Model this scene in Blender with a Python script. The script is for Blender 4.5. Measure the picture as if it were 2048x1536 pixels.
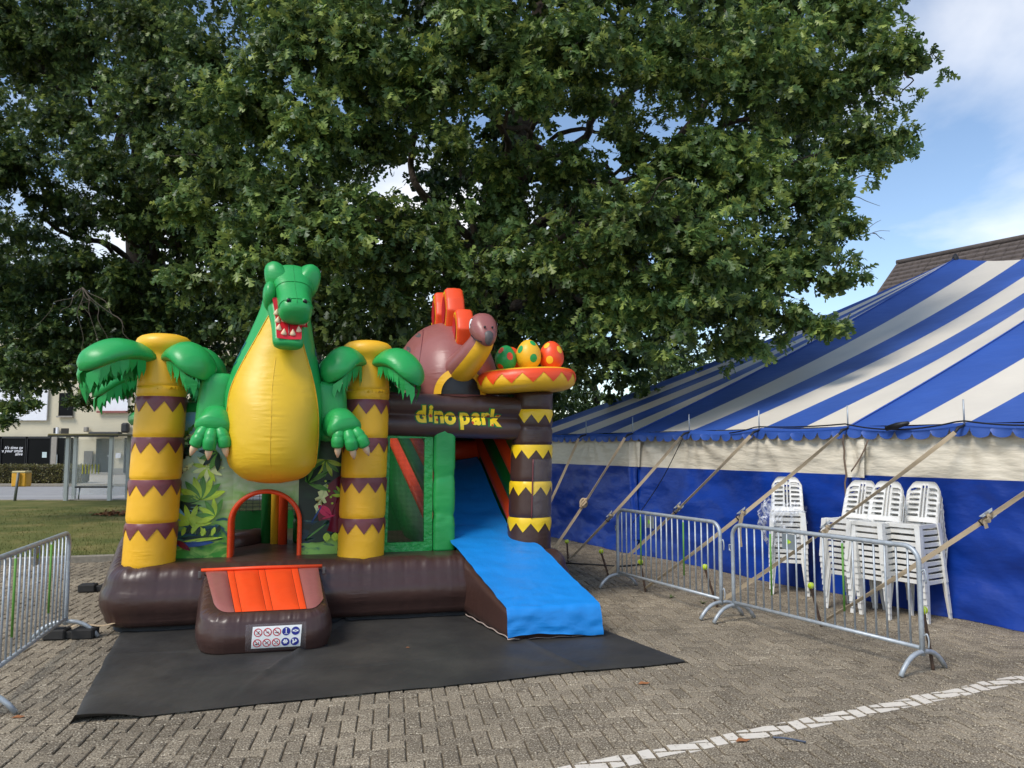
import bpy, bmesh, math, random
import numpy as np
from math import sin, cos, pi, radians, sqrt, atan2
from mathutils import Vector, Matrix, noise as mnoise

for _o in list(bpy.data.objects):
    bpy.data.objects.remove(_o)
SC = bpy.context.scene
COL = SC.collection
rnd = random.Random(7)

# ------------------------------------------------------------------ camera
CAM_H = 1.85
cd = bpy.data.cameras.new('camera')
cd.sensor_fit = 'HORIZONTAL'
cd.sensor_width = 36.0
cd.lens = 36.0 * 1538.0 / 2048.0
cd.clip_start = 0.05
cd.clip_end = 2000
cam = bpy.data.objects.new('camera', cd)
cam.location = (0, 0, CAM_H)
cam.rotation_euler = (pi / 2 + math.atan(125 / 1538.0), 0, 0)
COL.objects.link(cam)
SC.camera = cam

# ------------------------------------------------------------------ light
SUN_EL, SUN_AZ = radians(50), radians(222)       # azimuth measured clockwise from +Y
W = bpy.data.worlds.new('World')
SC.world = W
W.use_nodes = True
nt = W.node_tree
nt.nodes.clear()
N = nt.nodes.new
L = nt.links.new
sky = N('ShaderNodeTexSky')
sky.sky_type = 'NISHITA'
sky.sun_disc = False
sky.sun_elevation = SUN_EL
sky.sun_rotation = SUN_AZ
sky.air_density = 1.0
sky.dust_density = 0.25
sky.ozone_density = 1.2
tc = N('ShaderNodeTexCoord')
sep = N('ShaderNodeSeparateXYZ')
L(tc.outputs['Generated'], sep.inputs[0])
addz = N('ShaderNodeMath'); addz.operation = 'MAXIMUM'
L(sep.outputs['Z'], addz.inputs[0]); addz.inputs[1].default_value = 0.0
addz2 = N('ShaderNodeMath'); addz2.operation = 'ADD'
L(addz.outputs[0], addz2.inputs[0]); addz2.inputs[1].default_value = 0.22
dx = N('ShaderNodeMath'); dx.operation = 'DIVIDE'
L(sep.outputs['X'], dx.inputs[0]); L(addz2.outputs[0], dx.inputs[1])
dy = N('ShaderNodeMath'); dy.operation = 'DIVIDE'
L(sep.outputs['Y'], dy.inputs[0]); L(addz2.outputs[0], dy.inputs[1])
cmb = N('ShaderNodeCombineXYZ')
L(dx.outputs[0], cmb.inputs[0]); L(dy.outputs[0], cmb.inputs[1])
mp = N('ShaderNodeMapping')
mp.inputs['Location'].default_value = (8.1, 0.7, 0.0)
L(cmb.outputs[0], mp.inputs[0])
nz = N('ShaderNodeTexNoise')
nz.inputs['Scale'].default_value = 0.9
nz.inputs['Detail'].default_value = 7
nz.inputs['Roughness'].default_value = 0.52
nz.inputs['Distortion'].default_value = 0.25
L(mp.outputs[0], nz.inputs['Vector'])
rp = N('ShaderNodeValToRGB')
rp.color_ramp.elements[0].position = 0.495
rp.color_ramp.elements[0].color = (0, 0, 0, 1)
rp.color_ramp.elements[1].position = 0.73
rp.color_ramp.elements[1].color = (1, 1, 1, 1)
L(nz.outputs['Fac'], rp.inputs[0])
mx = N('ShaderNodeMix'); mx.data_type = 'RGBA'
L(rp.outputs[0], mx.inputs['Factor'])
hs = N('ShaderNodeHueSaturation')
hs.inputs['Saturation'].default_value = 1.0
hs.inputs['Value'].default_value = 1.0
L(sky.outputs[0], hs.inputs['Color'])
L(hs.outputs[0], mx.inputs['A'])
mx.inputs['B'].default_value = (7.3, 7.2, 7.1, 1)
bg = N('ShaderNodeBackground')
bg.inputs['Strength'].default_value = 0.10
L(mx.outputs['Result'], bg.inputs['Color'])
wo = N('ShaderNodeOutputWorld')
L(bg.outputs[0], wo.inputs['Surface'])

sd = bpy.data.lights.new('sun', 'SUN')
sd.energy = 1.5
sd.angle = radians(22)
sd.color = (1.0, 0.95, 0.87)
sun = bpy.data.objects.new('sun', sd)
sdir = Vector((sin(SUN_AZ) * cos(SUN_EL), cos(SUN_AZ) * cos(SUN_EL), sin(SUN_EL)))
sun.rotation_euler = (-sdir).to_track_quat('-Z', 'Y').to_euler()
sun.location = sdir * 60
COL.objects.link(sun)

SC.view_settings.view_transform = 'Standard'
SC.view_settings.look = 'None'
SC.view_settings.gamma = 1
SC.view_settings.use_curve_mapping = False
SC.view_settings.exposure = 0.92
SC.render.engine = 'CYCLES'
SC.cycles.max_bounces = 6
SC.cycles.diffuse_bounces = 3
SC.cycles.transparent_max_bounces = 12
SC.cycles.use_denoising = True

# ------------------------------------------------------------------ materials
def lin(c):
    c = c / 255.0
    return c / 12.92 if c <= 0.04045 else ((c + 0.055) / 1.055) ** 2.4

def rgb(r, g, b, k=1.0):
    return (lin(r) * k, lin(g) * k, lin(b) * k)

MATS = {}

def mat(name, color, rough=0.5, var=0.08, nscale=6.0, bump=0.0, bscale=30.0, stretch=(1, 1, 1),
        metallic=0.0, spec=0.5, color2=None, coat=0.0, detail=4.0, bdist=0.01, rvar=0.0):
    """principled material: base colour varied by noise, fine relief by a second noise"""
    if name in MATS:
        return MATS[name]
    m = bpy.data.materials.new(name)
    m.use_nodes = True
    t = m.node_tree
    p = t.nodes['Principled BSDF']
    p.inputs['Roughness'].default_value = rough
    p.inputs['Metallic'].default_value = metallic
    p.inputs['Specular IOR Level'].default_value = spec
    if coat:
        p.inputs['Coat Weight'].default_value = coat
        p.inputs['Coat Roughness'].default_value = 0.15
    tcn = t.nodes.new('ShaderNodeTexCoord')
    n1 = t.nodes.new('ShaderNodeTexNoise')
    n1.inputs['Scale'].default_value = nscale
    n1.inputs['Detail'].default_value = detail
    t.links.new(tcn.outputs['Object'], n1.inputs['Vector'])
    r1 = t.nodes.new('ShaderNodeMapRange')
    r1.inputs['From Min'].default_value = 0.3
    r1.inputs['From Max'].default_value = 0.7
    t.links.new(n1.outputs['Fac'], r1.inputs['Value'])
    mm = t.nodes.new('ShaderNodeMix')
    mm.data_type = 'RGBA'
    c2 = color2 if color2 else tuple(x * (1 - var) for x in color)
    c1 = color if color2 else tuple(min(1, x * (1 + var)) for x in color)
    mm.inputs['A'].default_value = (*c1, 1)
    mm.inputs['B'].default_value = (*c2, 1)
    t.links.new(r1.outputs[0], mm.inputs['Factor'])
    t.links.new(mm.outputs['Result'], p.inputs['Base Color'])
    if rvar:
        r2 = t.nodes.new('ShaderNodeMapRange')
        r2.inputs['From Min'].default_value = 0.3
        r2.inputs['From Max'].default_value = 0.7
        r2.inputs['To Min'].default_value = max(0.02, rough - rvar)
        r2.inputs['To Max'].default_value = rough + rvar
        t.links.new(n1.outputs['Fac'], r2.inputs['Value'])
        t.links.new(r2.outputs[0], p.inputs['Roughness'])
    if bump:
        mpn = t.nodes.new('ShaderNodeMapping')
        mpn.inputs['Scale'].default_value = stretch
        t.links.new(tcn.outputs['Object'], mpn.inputs[0])
        n2 = t.nodes.new('ShaderNodeTexNoise')
        n2.inputs['Scale'].default_value = bscale
        n2.inputs['Detail'].default_value = 3
        t.links.new(mpn.outputs[0], n2.inputs['Vector'])
        b = t.nodes.new('ShaderNodeBump')
        b.inputs['Strength'].default_value = bump
        b.inputs['Distance'].default_value = bdist
        t.links.new(n2.outputs['Fac'], b.inputs['Height'])
        t.links.new(b.outputs[0], p.inputs['Normal'])
    MATS[name] = m
    return m

def vinyl(name, color, rough=0.34, stretch=(1, 1, 1.6), bump=0.22, bscale=2.6):
    """coated PVC cloth: soft sheen, shallow creases that come in patches"""
    if name in MATS:
        return MATS[name]
    m = vinyl_base(name, color, rough, stretch, bump, bscale)
    t = m.node_tree
    p = t.nodes['Principled BSDF']
    first = p.inputs['Normal'].links[0].from_node
    tcn = t.nodes.new('ShaderNodeTexCoord')
    mk = t.nodes.new('ShaderNodeTexNoise'); mk.inputs['Scale'].default_value = 3.4; mk.inputs['Detail'].default_value = 2
    t.links.new(tcn.outputs['Object'], mk.inputs['Vector'])
    rm = t.nodes.new('ShaderNodeMapRange'); rm.inputs['From Min'].default_value = .48; rm.inputs['From Max'].default_value = .66
    t.links.new(mk.outputs['Fac'], rm.inputs['Value'])
    mp2 = t.nodes.new('ShaderNodeMapping'); mp2.inputs['Scale'].default_value = (5, 5, 34)
    t.links.new(tcn.outputs['Object'], mp2.inputs[0])
    n2 = t.nodes.new('ShaderNodeTexNoise'); n2.inputs['Scale'].default_value = 1.0; n2.inputs['Detail'].default_value = 2; n2.inputs['Distortion'].default_value = .4
    t.links.new(mp2.outputs[0], n2.inputs['Vector'])
    mu = t.nodes.new('ShaderNodeMath'); mu.operation = 'MULTIPLY'
    t.links.new(n2.outputs['Fac'], mu.inputs[0]); t.links.new(rm.outputs[0], mu.inputs[1])
    b2 = t.nodes.new('ShaderNodeBump'); b2.inputs['Strength'].default_value = .5; b2.inputs['Distance'].default_value = .010
    t.links.new(mu.outputs[0], b2.inputs['Height'])
    t.links.new(first.outputs[0], b2.inputs['Normal'])
    t.links.new(b2.outputs[0], p.inputs['Normal'])
    return m

def vinyl_base(name, color, rough, stretch, bump, bscale):
    return mat(name, color, rough=rough, var=0.05, nscale=2.5, bump=bump, bscale=bscale, stretch=stretch, bdist=0.035, rvar=0.05)

# ------------------------------------------------------------------ mesh helpers
def obj(name, verts, faces, m=None, parent=None, smooth=True, mi=None, mats=None):
    me = bpy.data.meshes.new(name)
    me.from_pydata([tuple(v) for v in verts], [], faces)
    for q in (mats or ([m] if m else [])):
        me.materials.append(q)
    if mi is not None:
        me.polygons.foreach_set('material_index', mi)
    if smooth:
        me.polygons.foreach_set('use_smooth', [True] * len(me.polygons))
    me.update()
    o = bpy.data.objects.new(name, me)
    COL.objects.link(o)
    if parent:
        o.parent = parent
    return o

def share(src, parent=None, loc=None, rot=None, scale=None):
    o = src.copy()
    COL.objects.link(o)
    if parent is not None:
        o.parent = parent
    if loc is not None:
        o.location = loc
    if rot is not None:
        o.rotation_euler = rot
    if scale is not None:
        o.scale = scale
    return o

def tag(o, label, cat, group=None):
    o['label'] = label
    o['category'] = cat
    if group:
        o['group'] = group
    return o

def struct(o):
    o['kind'] = 'structure'
    return o

def stuff(o):
    o['kind'] = 'stuff'
    return o

def empty(name, loc=(0, 0, 0), rz=0.0):
    o = bpy.data.objects.new(name, None)
    o.empty_display_size = 0.2
    o.location = loc
    o.rotation_euler = (0, 0, rz)
    COL.objects.link(o)
    return o

class MB:
    """collects pieces that make up one mesh"""
    def __init__(s):
        s.v = []
        s.f = []
    def add(s, v, f):
        k = len(s.v)
        s.v += [tuple(x) for x in v]
        s.f += [tuple(i + k for i in q) for q in f]
        return s
    def box(s, c, d, rz=0.0, bev=0.0):
        v, f = box(c, d, rz, bev)
        return s.add(v, f)
    def tube(s, *a, **k):
        return s.add(*tube(*a, **k))
    def build(s, name, m, parent=None, smooth=True):
        return obj(name, s.v, s.f, m, parent, smooth)

def box(c, d, rz=0.0, bev=0.0):
    hx, hy, hz = d[0] / 2, d[1] / 2, d[2] / 2
    if bev <= 0:
        vs = [(x * hx, y * hy, z * hz) for z in (-1, 1) for y in (-1, 1) for x in (-1, 1)]
        fs = [(0, 2, 3, 1), (4, 5, 7, 6), (0, 1, 5, 4), (2, 6, 7, 3), (0, 4, 6, 2), (1, 3, 7, 5)]
    else:
        b = min(bev, hx * .9, hy * .9, hz * .9)
        vs = []
        for (z, i) in ((-hz, b), (-hz + b, 0), (hz - b, 0), (hz, b)):
            x, y = hx - i, hy - i
            vs += [(-x, -y + (b if i == 0 else 0), z), (-x + (b if i == 0 else 0), -y, z), (x - (b if i == 0 else 0), -y, z), (x, -y + (b if i == 0 else 0), z),
                   (x, y - (b if i == 0 else 0), z), (x - (b if i == 0 else 0), y, z), (-x + (b if i == 0 else 0), y, z), (-x, y - (b if i == 0 else 0), z)]
        fs = []
        for k in range(3):
            for i in range(8):
                j = (i + 1) % 8
                fs.append((k * 8 + i, k * 8 + j, (k + 1) * 8 + j, (k + 1) * 8 + i))
        fs.append(tuple(range(24, 32)))
        fs.append(tuple(reversed(range(0, 8))))
    cz, sz = cos(rz), sin(rz)
    return [(c[0] + x * cz - y * sz, c[1] + x * sz + y * cz, c[2] + z) for x, y, z in vs], fs

def smooth_path(pts, n=8):
    """Catmull-Rom through the points"""
    P = [Vector(p) for p in pts]
    P = [P[0] * 2 - P[1]] + P + [P[-1] * 2 - P[-2]]
    out = []
    for i in range(1, len(P) - 2):
        for k in range(n):
            t = k / n
            a, b, c, d = P[i - 1], P[i], P[i + 1], P[i + 2]
            out.append(0.5 * ((2 * b) + (c - a) * t + (2 * a - 5 * b + 4 * c - d) * t * t + (3 * b - a - 3 * c + d) * t ** 3))
    out.append(P[-2])
    return out

def frames(path):
    """parallel-transport frames along a path"""
    P = [Vector(p) for p in path]
    T = []
    for i in range(len(P)):
        a = P[max(0, i - 1)]
        b = P[min(len(P) - 1, i + 1)]
        T.append((b - a).normalized())
    up = Vector((0, 0, 1)) if abs(T[0].z) < 0.9 else Vector((0, 1, 0))
    n = (up - T[0] * up.dot(T[0])).normalized()
    out = []
    for i, t in enumerate(T):
        n = (n - t * n.dot(t))
        n = n.normalized() if n.length > 1e-6 else Vector((1, 0, 0))
        out.append((P[i], t, n, t.cross(n)))
    return out

def tube(path, r, n=10, caps=True, flat=1.0, round_ends=False):
    """r: number or one per path point; flat squeezes the second axis"""
    fr = frames(path)
    R = r if isinstance(r, (list, tuple)) else [r] * len(fr)
    v, f = [], []
    for (p, t, a, b), rr in zip(fr, R):
        for k in range(n):
            an = 2 * pi * k / n
            v.append(p + a * (cos(an) * rr) + b * (sin(an) * rr * flat))
    for i in range(len(fr) - 1):
        for k in range(n):
            j = (k + 1) % n
            f.append((i * n + k, i * n + j, (i + 1) * n + j, (i + 1) * n + k))
    if caps:
        f.append(tuple(reversed(range(n))))
        f.append(tuple(range((len(fr) - 1) * n, len(fr) * n)))
    return v, f

def loft(rings, cap0=True, cap1=True):
    n = len(rings[0])
    v = [p for r in rings for p in r]
    f = []
    for i in range(len(rings) - 1):
        for k in range(n):
            j = (k + 1) % n
            f.append((i * n + k, i * n + j, (i + 1) * n + j, (i + 1) * n + k))
    if cap0:
        f.append(tuple(reversed(range(n))))
    if cap1:
        f.append(tuple(range((len(rings) - 1) * n, len(rings) * n)))
    return v, f

def sring(c, ax, ay, hw, hh, n=28, p=2.0):
    """superellipse ring about c in the plane of ax, ay"""
    c, ax, ay = Vector(c), Vector(ax), Vector(ay)
    out = []
    for k in range(n):
        t = 2 * pi * k / n
        x, y = cos(t), sin(t)
        s = (abs(x) ** p + abs(y) ** p) ** (-1.0 / p)
        out.append(c + ax * (x * s * hw) + ay * (y * s * hh))
    return out

def blob(c, r, n=20, p=2.0, rot=None):
    """superellipsoid"""
    v, f = [], []
    m = n // 2
    for i in range(m + 1):
        th = pi * i / m
        for k in range(n):
            ph = 2 * pi * k / n
            q = Vector((sin(th) * cos(ph), sin(th) * sin(ph), cos(th)))
            s = (abs(q.x) ** p + abs(q.y) ** p + abs(q.z) ** p) ** (-1.0 / p)
            q = Vector((q.x * s * r[0], q.y * s * r[1], q.z * s * r[2]))
            if rot:
                q = rot @ q
            v.append(Vector(c) + q)
    for i in range(m):
        for k in range(n):
            j = (k + 1) % n
            f.append((i * n + k, (i + 1) * n + k, (i + 1) * n + j, i * n + j))
    return v, f

def grid(fn, nu, nv, closed_u=False):
    """surface from fn(u, v) with u, v in 0..1"""
    v, f = [], []
    for j in range(nv + 1):
        for i in range(nu + (0 if closed_u else 1)):
            v.append(fn(i / nu, j / nv))
    w = nu + (0 if closed_u else 1)
    for j in range(nv):
        for i in range(nu):
            i2 = (i + 1) % w
            f.append((j * w + i, j * w + i2, (j + 1) * w + i2, (j + 1) * w + i))
    return v, f

def round_poly(pts, r, n=6):
    """closed outline with rounded corners, anticlockwise, evenly resampled"""
    out = []
    m = len(pts)
    for i in range(m):
        a, b, c = Vector(pts[i - 1]), Vector(pts[i]), Vector(pts[(i + 1) % m])
        rr = r[i] if isinstance(r, (list, tuple)) else r
        d1, d2 = (a - b).normalized(), (c - b).normalized()
        p0, p1 = b + d1 * rr, b + d2 * rr
        for k in range(n + 1):
            t = k / n
            out.append((1 - t) ** 2 * p0 + 2 * t * (1 - t) * b + t * t * p1)
    return out

def resample(pts, step):
    P = [Vector(p) for p in pts]
    P.append(P[0])
    out = []
    for a, b in zip(P[:-1], P[1:]):
        n = max(1, int((b - a).length / step))
        for k in range(n):
            out.append(a.lerp(b, k / n))
    return out

def puffy(outline, profile, pucker=0.0, seed=0, pk=28.0, top=True):
    """inflated prism: closed 2-D outline, profile of (inset, z); pucker crimps the rows marked with a third value"""
    n = len(outline)
    nor = []
    for i in range(n):
        t = (outline[(i + 1) % n] - outline[i - 1]).normalized()
        nor.append(Vector((t.y, -t.x)))
    s = [0.0]
    for i in range(n):
        s.append(s[-1] + (outline[(i + 1) % n] - outline[i]).length)
    v, f = [], []
    for row in profile:
        ins, z = row[0], row[1]
        pw = row[2] if len(row) > 2 else 0.0
        for i in range(n):
            w = pw * pucker * (mnoise.noise(Vector((s[i] * pk * .35, seed, z * .4))) + .5 * mnoise.noise(Vector((s[i] * pk, seed + 9, 0))))
            p = outline[i] - nor[i] * (ins - w)
            v.append((p.x, p.y, z + w * .6))
    for j in range(len(profile) - 1):
        for i in range(n):
            k = (i + 1) % n
            f.append((j * n + i, j * n + k, (j + 1) * n + k, (j + 1) * n + i))
    if top:
        f.append(tuple(range((len(profile) - 1) * n, len(profile) * n)))
    return v, f

def arc_profile(z0, z1, r, n=5, flat=0.0, rb=None):
    """bulging side from z0 up to z1 with rounded lips"""
    out = []
    rb = r if rb is None else rb
    for k in range(n + 1):
        a = -pi / 2 + (pi / 2) * k / n
        out.append((rb * (1 - cos(a)), z0 + rb + rb * sin(a), 1.0 if k < 2 else .3))
    h = z1 - z0 - r - rb
    for k in range(1, 6):
        t = k / 6
        out.append((-flat * 4 * t * (1 - t), z0 + rb + h * t, .15))
    for k in range(n + 1):
        a = (pi / 2) * k / n
        out.append((r * (1 - cos(a)), z1 - r + r * sin(a), .3 if k < n - 1 else 1.0))
    return out

def dup_tree(o, parent=None):
    c = o.copy()
    COL.objects.link(c)
    c.parent = parent
    for ch in list(o.children):
        dup_tree(ch, c)
    return c

# ================================================================== ground
def pos_nodes(t):
    g = t.nodes.new('ShaderNodeNewGeometry')
    return g

def paver_mat():
    m = bpy.data.materials.new('paver_concrete')
    m.use_nodes = True
    t = m.node_tree
    p = t.nodes['Principled BSDF']
    p.inputs['Roughness'].default_value = 0.85
    p.inputs['Specular IOR Level'].default_value = 0.25
    g = t.nodes.new('ShaderNodeNewGeometry')
    oi = t.nodes.new('ShaderNodeObjectInfo')
    ad = t.nodes.new('ShaderNodeMath'); ad.operation = 'ADD'
    t.links.new(g.outputs['Random Per Island'], ad.inputs[0])
    t.links.new(oi.outputs['Random'], ad.inputs[1])
    fr = t.nodes.new('ShaderNodeMath'); fr.operation = 'FRACT'
    t.links.new(ad.outputs[0], fr.inputs[0])
    r = t.nodes.new('ShaderNodeValToRGB')
    e = r.color_ramp.elements
    e[0].position = 0.0; e[0].color = (*rgb(124, 112, 94), 1)
    e[1].position = 1.0; e[1].color = (*rgb(154, 140, 118), 1)
    k = e.new(0.5); k.color = (*rgb(139, 126, 106), 1)
    t.links.new(fr.outputs[0], r.inputs[0])
    # aggregate: pale and dark chips
    v1 = t.nodes.new('ShaderNodeTexNoise')
    v1.inputs['Scale'].default_value = 95
    v1.inputs['Detail'].default_value = 2
    t.links.new(g.outputs['Position'], v1.inputs['Vector'])
    r1 = t.nodes.new('ShaderNodeValToRGB')
    r1.color_ramp.elements[0].position = 0.56; r1.color_ramp.elements[0].color = (0, 0, 0, 1)
    r1.color_ramp.elements[1].position = 0.68; r1.color_ramp.elements[1].color = (1, 1, 1, 1)
    t.links.new(v1.outputs['Fac'], r1.inputs[0])
    r2 = t.nodes.new('ShaderNodeValToRGB')
    r2.color_ramp.elements[0].position = 0.34; r2.color_ramp.elements[0].color = (1, 1, 1, 1)
    r2.color_ramp.elements[1].position = 0.46; r2.color_ramp.elements[1].color = (0, 0, 0, 1)
    t.links.new(v1.outputs['Fac'], r2.inputs[0])
    m1 = t.nodes.new('ShaderNodeMix'); m1.data_type = 'RGBA'
    t.links.new(r1.outputs[0], m1.inputs['Factor'])
    t.links.new(r.outputs[0], m1.inputs['A'])
    m1.inputs['B'].default_value = (*rgb(208, 196, 172), 1)
    m2 = t.nodes.new('ShaderNodeMix'); m2.data_type = 'RGBA'
    t.links.new(r2.outputs[0], m2.inputs['Factor'])
    t.links.new(m1.outputs['Result'], m2.inputs['A'])
    m2.inputs['B'].default_value = (*rgb(72, 64, 56), 1)
    # broad dirt stains
    v2 = t.nodes.new('ShaderNodeTexNoise')
    v2.inputs['Scale'].default_value = 0.7
    v2.inputs['Detail'].default_value = 6
    v2.inputs['Roughness'].default_value = 0.65
    t.links.new(g.outputs['Position'], v2.inputs['Vector'])
    r3 = t.nodes.new('ShaderNodeMapRange')
    r3.inputs['From Min'].default_value = 0.35; r3.inputs['From Max'].default_value = 0.7
    r3.inputs['To Min'].default_value = 1.10; r3.inputs['To Max'].default_value = 0.66
    t.links.new(v2.outputs['Fac'], r3.inputs['Value'])
    m3 = t.nodes.new('ShaderNodeMix'); m3.data_type = 'RGBA'; m3.blend_type = 'MULTIPLY'
    m3.inputs['Factor'].default_value = 1
    t.links.new(m2.outputs['Result'], m3.inputs['A'])
    t.links.new(r3.outputs[0], m3.inputs['B'])
    t.links.new(m3.outputs['Result'], p.inputs['Base Color'])
    b = t.nodes.new('ShaderNodeBump')
    b.inputs['Strength'].default_value = 0.5
    b.inputs['Distance'].default_value = 0.003
    t.links.new(v1.outputs['Fac'], b.inputs['Height'])
    t.links.new(b.outputs[0], p.inputs['Normal'])
    return m

M_PAVER = paver_mat()
M_SAND = mat('joint_sand', rgb(98, 86, 68), rough=0.95, var=0.25, nscale=40, bump=0.4, bscale=200)
M_EARTH = mat('earth', rgb(110, 104, 84), rough=0.95, var=0.2, nscale=0.4)

ground = struct(obj('ground', [(-700, -300, -.09), (700, -300, -.09), (700, 1200, -.09), (-700, 1200, -.09)], [(0, 1, 2, 3)], M_EARTH))
pav = struct(obj('pavement', [(-14, -3, -.011), (9.5, -3, -.011), (9.5, 17.6, -.011), (-.6, 17.6, -.011), (-.6, 14.35, -.011), (-14, 10.6, -.011)], [(0, 1, 2, 3, 4, 5)], M_SAND))

BU = 0.1055                      # half brick length
BA = radians(8.8)                # bond direction
bu, bv = Vector((cos(BA), sin(BA))), Vector((-sin(BA), cos(BA)))

def ky(x):
    return 12.3 + .28 * (x + 7.9)

def in_plaza(p):
    if p.x < -12 or p.x > 7.5 or p.y < 2.2:
        return False
    if p.x > -.65:
        return p.y < 17.5
    return p.y < ky(p.x) - .13

def brick_geo(lx, ly, g=0.005, ch=0.006, depth=0.02):
    hx, hy = lx / 2 - g, ly / 2 - g
    v = []
    for (i, z) in ((0, -depth), (0, -ch), (ch, 0)):
        v += [(-hx + i, -hy + i, z), (hx - i, -hy + i, z), (hx - i, hy - i, z), (-hx + i, hy - i, z)]
    f = []
    for k in range(2):
        for i in range(4):
            j = (i + 1) % 4
            f.append((k * 4 + i, k * 4 + j, k * 4 + 4 + j, k * 4 + 4 + i))
    f.append((8, 9, 10, 11))
    return np.array(v), f

GH, FH = brick_geo(2 * BU, BU)
GV, FV = brick_geo(BU, 2 * BU)
bricks = []
for ix in range(-150, 110):
    for iy in range(-5, 190):
        d = (ix - iy) % 4
        if d == 0:
            c, ver = (ix + 1.0, iy + .5), 0
        elif d == 3:
            c, ver = (ix + .5, iy + 1.0), 1
        else:
            continue
        p = bu * (c[0] * BU) + bv * (c[1] * BU)
        if in_plaza(p):
            bricks.append((p, ver))

# the tarpaulin covers some of them
TARP = [Vector(q) for q in ((-2.952, 5.292), (1.521, 6.78), (0.50, 8.80), (-3.98, 8.05))]
def inside(p, poly, pad=0.0):
    for i in range(len(poly)):
        a, b = poly[i], poly[(i + 1) % len(poly)]
        e = b - a
        if (e.x * (p.y - a.y) - e.y * (p.x - a.x)) / e.length < pad:
            return False
    return True

def shown(p):
    return abs(p.x) / max(p.y, .1) < .655 and p.y > 4.42 and not inside(p, TARP, -.05)
order = sorted(range(len(bricks)), key=lambda i: bricks[i][0].y if shown(bricks[i][0]) else 1e6)
single = set(order[:300])
CB, SB = cos(BA), sin(BA)
bv_all, bf_all = [], []
rs = np.random.RandomState(3)
proto = {}
tilt = {}
for i, (p, ver) in enumerate(bricks):
    dz = rs.normal(0, .0018) + .004 * mnoise.noise(Vector((p.x * 1.2, p.y * 1.2, 0)))
    tx, ty = rs.normal(0, .013, 2)
    tilt[i] = (dz, tx, ty)
    if i in single:
        if ver not in proto:
            G, Fq = (GH, FH) if ver == 0 else (GV, FV)
            proto[ver] = o = obj('paving_brick', G, Fq, M_PAVER, pav, smooth=False)
        else:
            o = share(proto[ver], pav)
        o.location = (p.x, p.y, dz)
        o.rotation_euler = (ty, tx, BA + rs.normal(0, .006))
    else:
        G, Fq = (GH, FH) if ver == 0 else (GV, FV)
        k = len(bv_all) * 12
        z = G[:, 2] + dz + G[:, 0] * tx + G[:, 1] * ty
        bv_all.append(np.stack([p.x + G[:, 0] * CB - G[:, 1] * SB, p.y + G[:, 0] * SB + G[:, 1] * CB, z], 1))
        bf_all += [tuple(q + k for q in f) for f in Fq]
stuff(obj('paving_bricks', np.concatenate(bv_all), bf_all, M_PAVER, pav, smooth=False))

# painted line, cut to the brick tops it lies on
def clip(poly, n, d):
    out = []
    for i in range(len(poly)):
        a, b = poly[i], poly[(i + 1) % len(poly)]
        da, db = a.dot(n) - d, b.dot(n) - d
        if da >= 0:
            out.append(a)
        if (da >= 0) != (db >= 0):
            out.append(a.lerp(b, da / (da - db)))
    return out

LA, LB = Vector((0.637, 4.70)), Vector((4.096, 6.32))
ld = (LB - LA).normalized()
ln = Vector((-ld.y, ld.x))
pm = MB()
for i, (p, ver) in enumerate(bricks):
    s = (p - LA).dot(ln)
    t = (p - LA).dot(ld)
    if abs(s) > .3 or t < -1.2 or t > 9:
        continue
    hx, hy = (2 * BU, BU) if ver == 0 else (BU, 2 * BU)
    hx, hy = hx / 2 - .0115, hy / 2 - .0115
    q = [p + bu * (x * hx) + bv * (y * hy) for x, y in ((-1, -1), (1, -1), (1, 1), (-1, 1))]
    j1, j2 = rs.normal(0, .007, 2)
    q = clip(q, ln, LA.dot(ln) - .072 + j1)
    q = clip(q, -ln, -(LA.dot(ln) + .072 + j2)) if len(q) > 2 else q
    if len(q) > 2:
        dz, tx, ty = tilt[i]
        k = len(pm.v)
        for w_ in q:
            r_ = w_ - p
            gx, gy = r_.dot(bu), r_.dot(bv)
            pm.v.append((w_.x, w_.y, dz + .0012 + (0 if i in single else gx * tx + gy * ty)
                         + ((-gx * tx + gy * ty) if i in single else 0)))
        pm.f.append(tuple(range(k, k + len(q))))
def paint_mat():
    m = mat('road_paint', rgb(222, 212, 196), rough=0.75, var=.06, nscale=9, bump=.4, bscale=120, bdist=.003)
    t = m.node_tree
    p = t.nodes['Principled BSDF']
    src = p.inputs['Base Color'].links[0].from_socket
    tcn = t.nodes.new('ShaderNodeTexCoord')
    n = t.nodes.new('ShaderNodeTexNoise')
    n.inputs['Scale'].default_value = 26
    n.inputs['Detail'].default_value = 6
    n.inputs['Roughness'].default_value = .75
    t.links.new(tcn.outputs['Object'], n.inputs['Vector'])
    r = t.nodes.new('ShaderNodeValToRGB')
    r.color_ramp.elements[0].position = .57
    r.color_ramp.elements[1].position = .66
    t.links.new(n.outputs['Fac'], r.inputs[0])
    mm = t.nodes.new('ShaderNodeMix'); mm.data_type = 'RGBA'
    t.links.new(r.outputs[0], mm.inputs['Factor'])
    t.links.new(src, mm.inputs['A'])
    mm.inputs['B'].default_value = (*rgb(150, 138, 120), 1)
    t.links.new(mm.outputs['Result'], p.inputs['Base Color'])
    return m
struct(pm.build('painted_line', paint_mat(), smooth=False))

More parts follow.
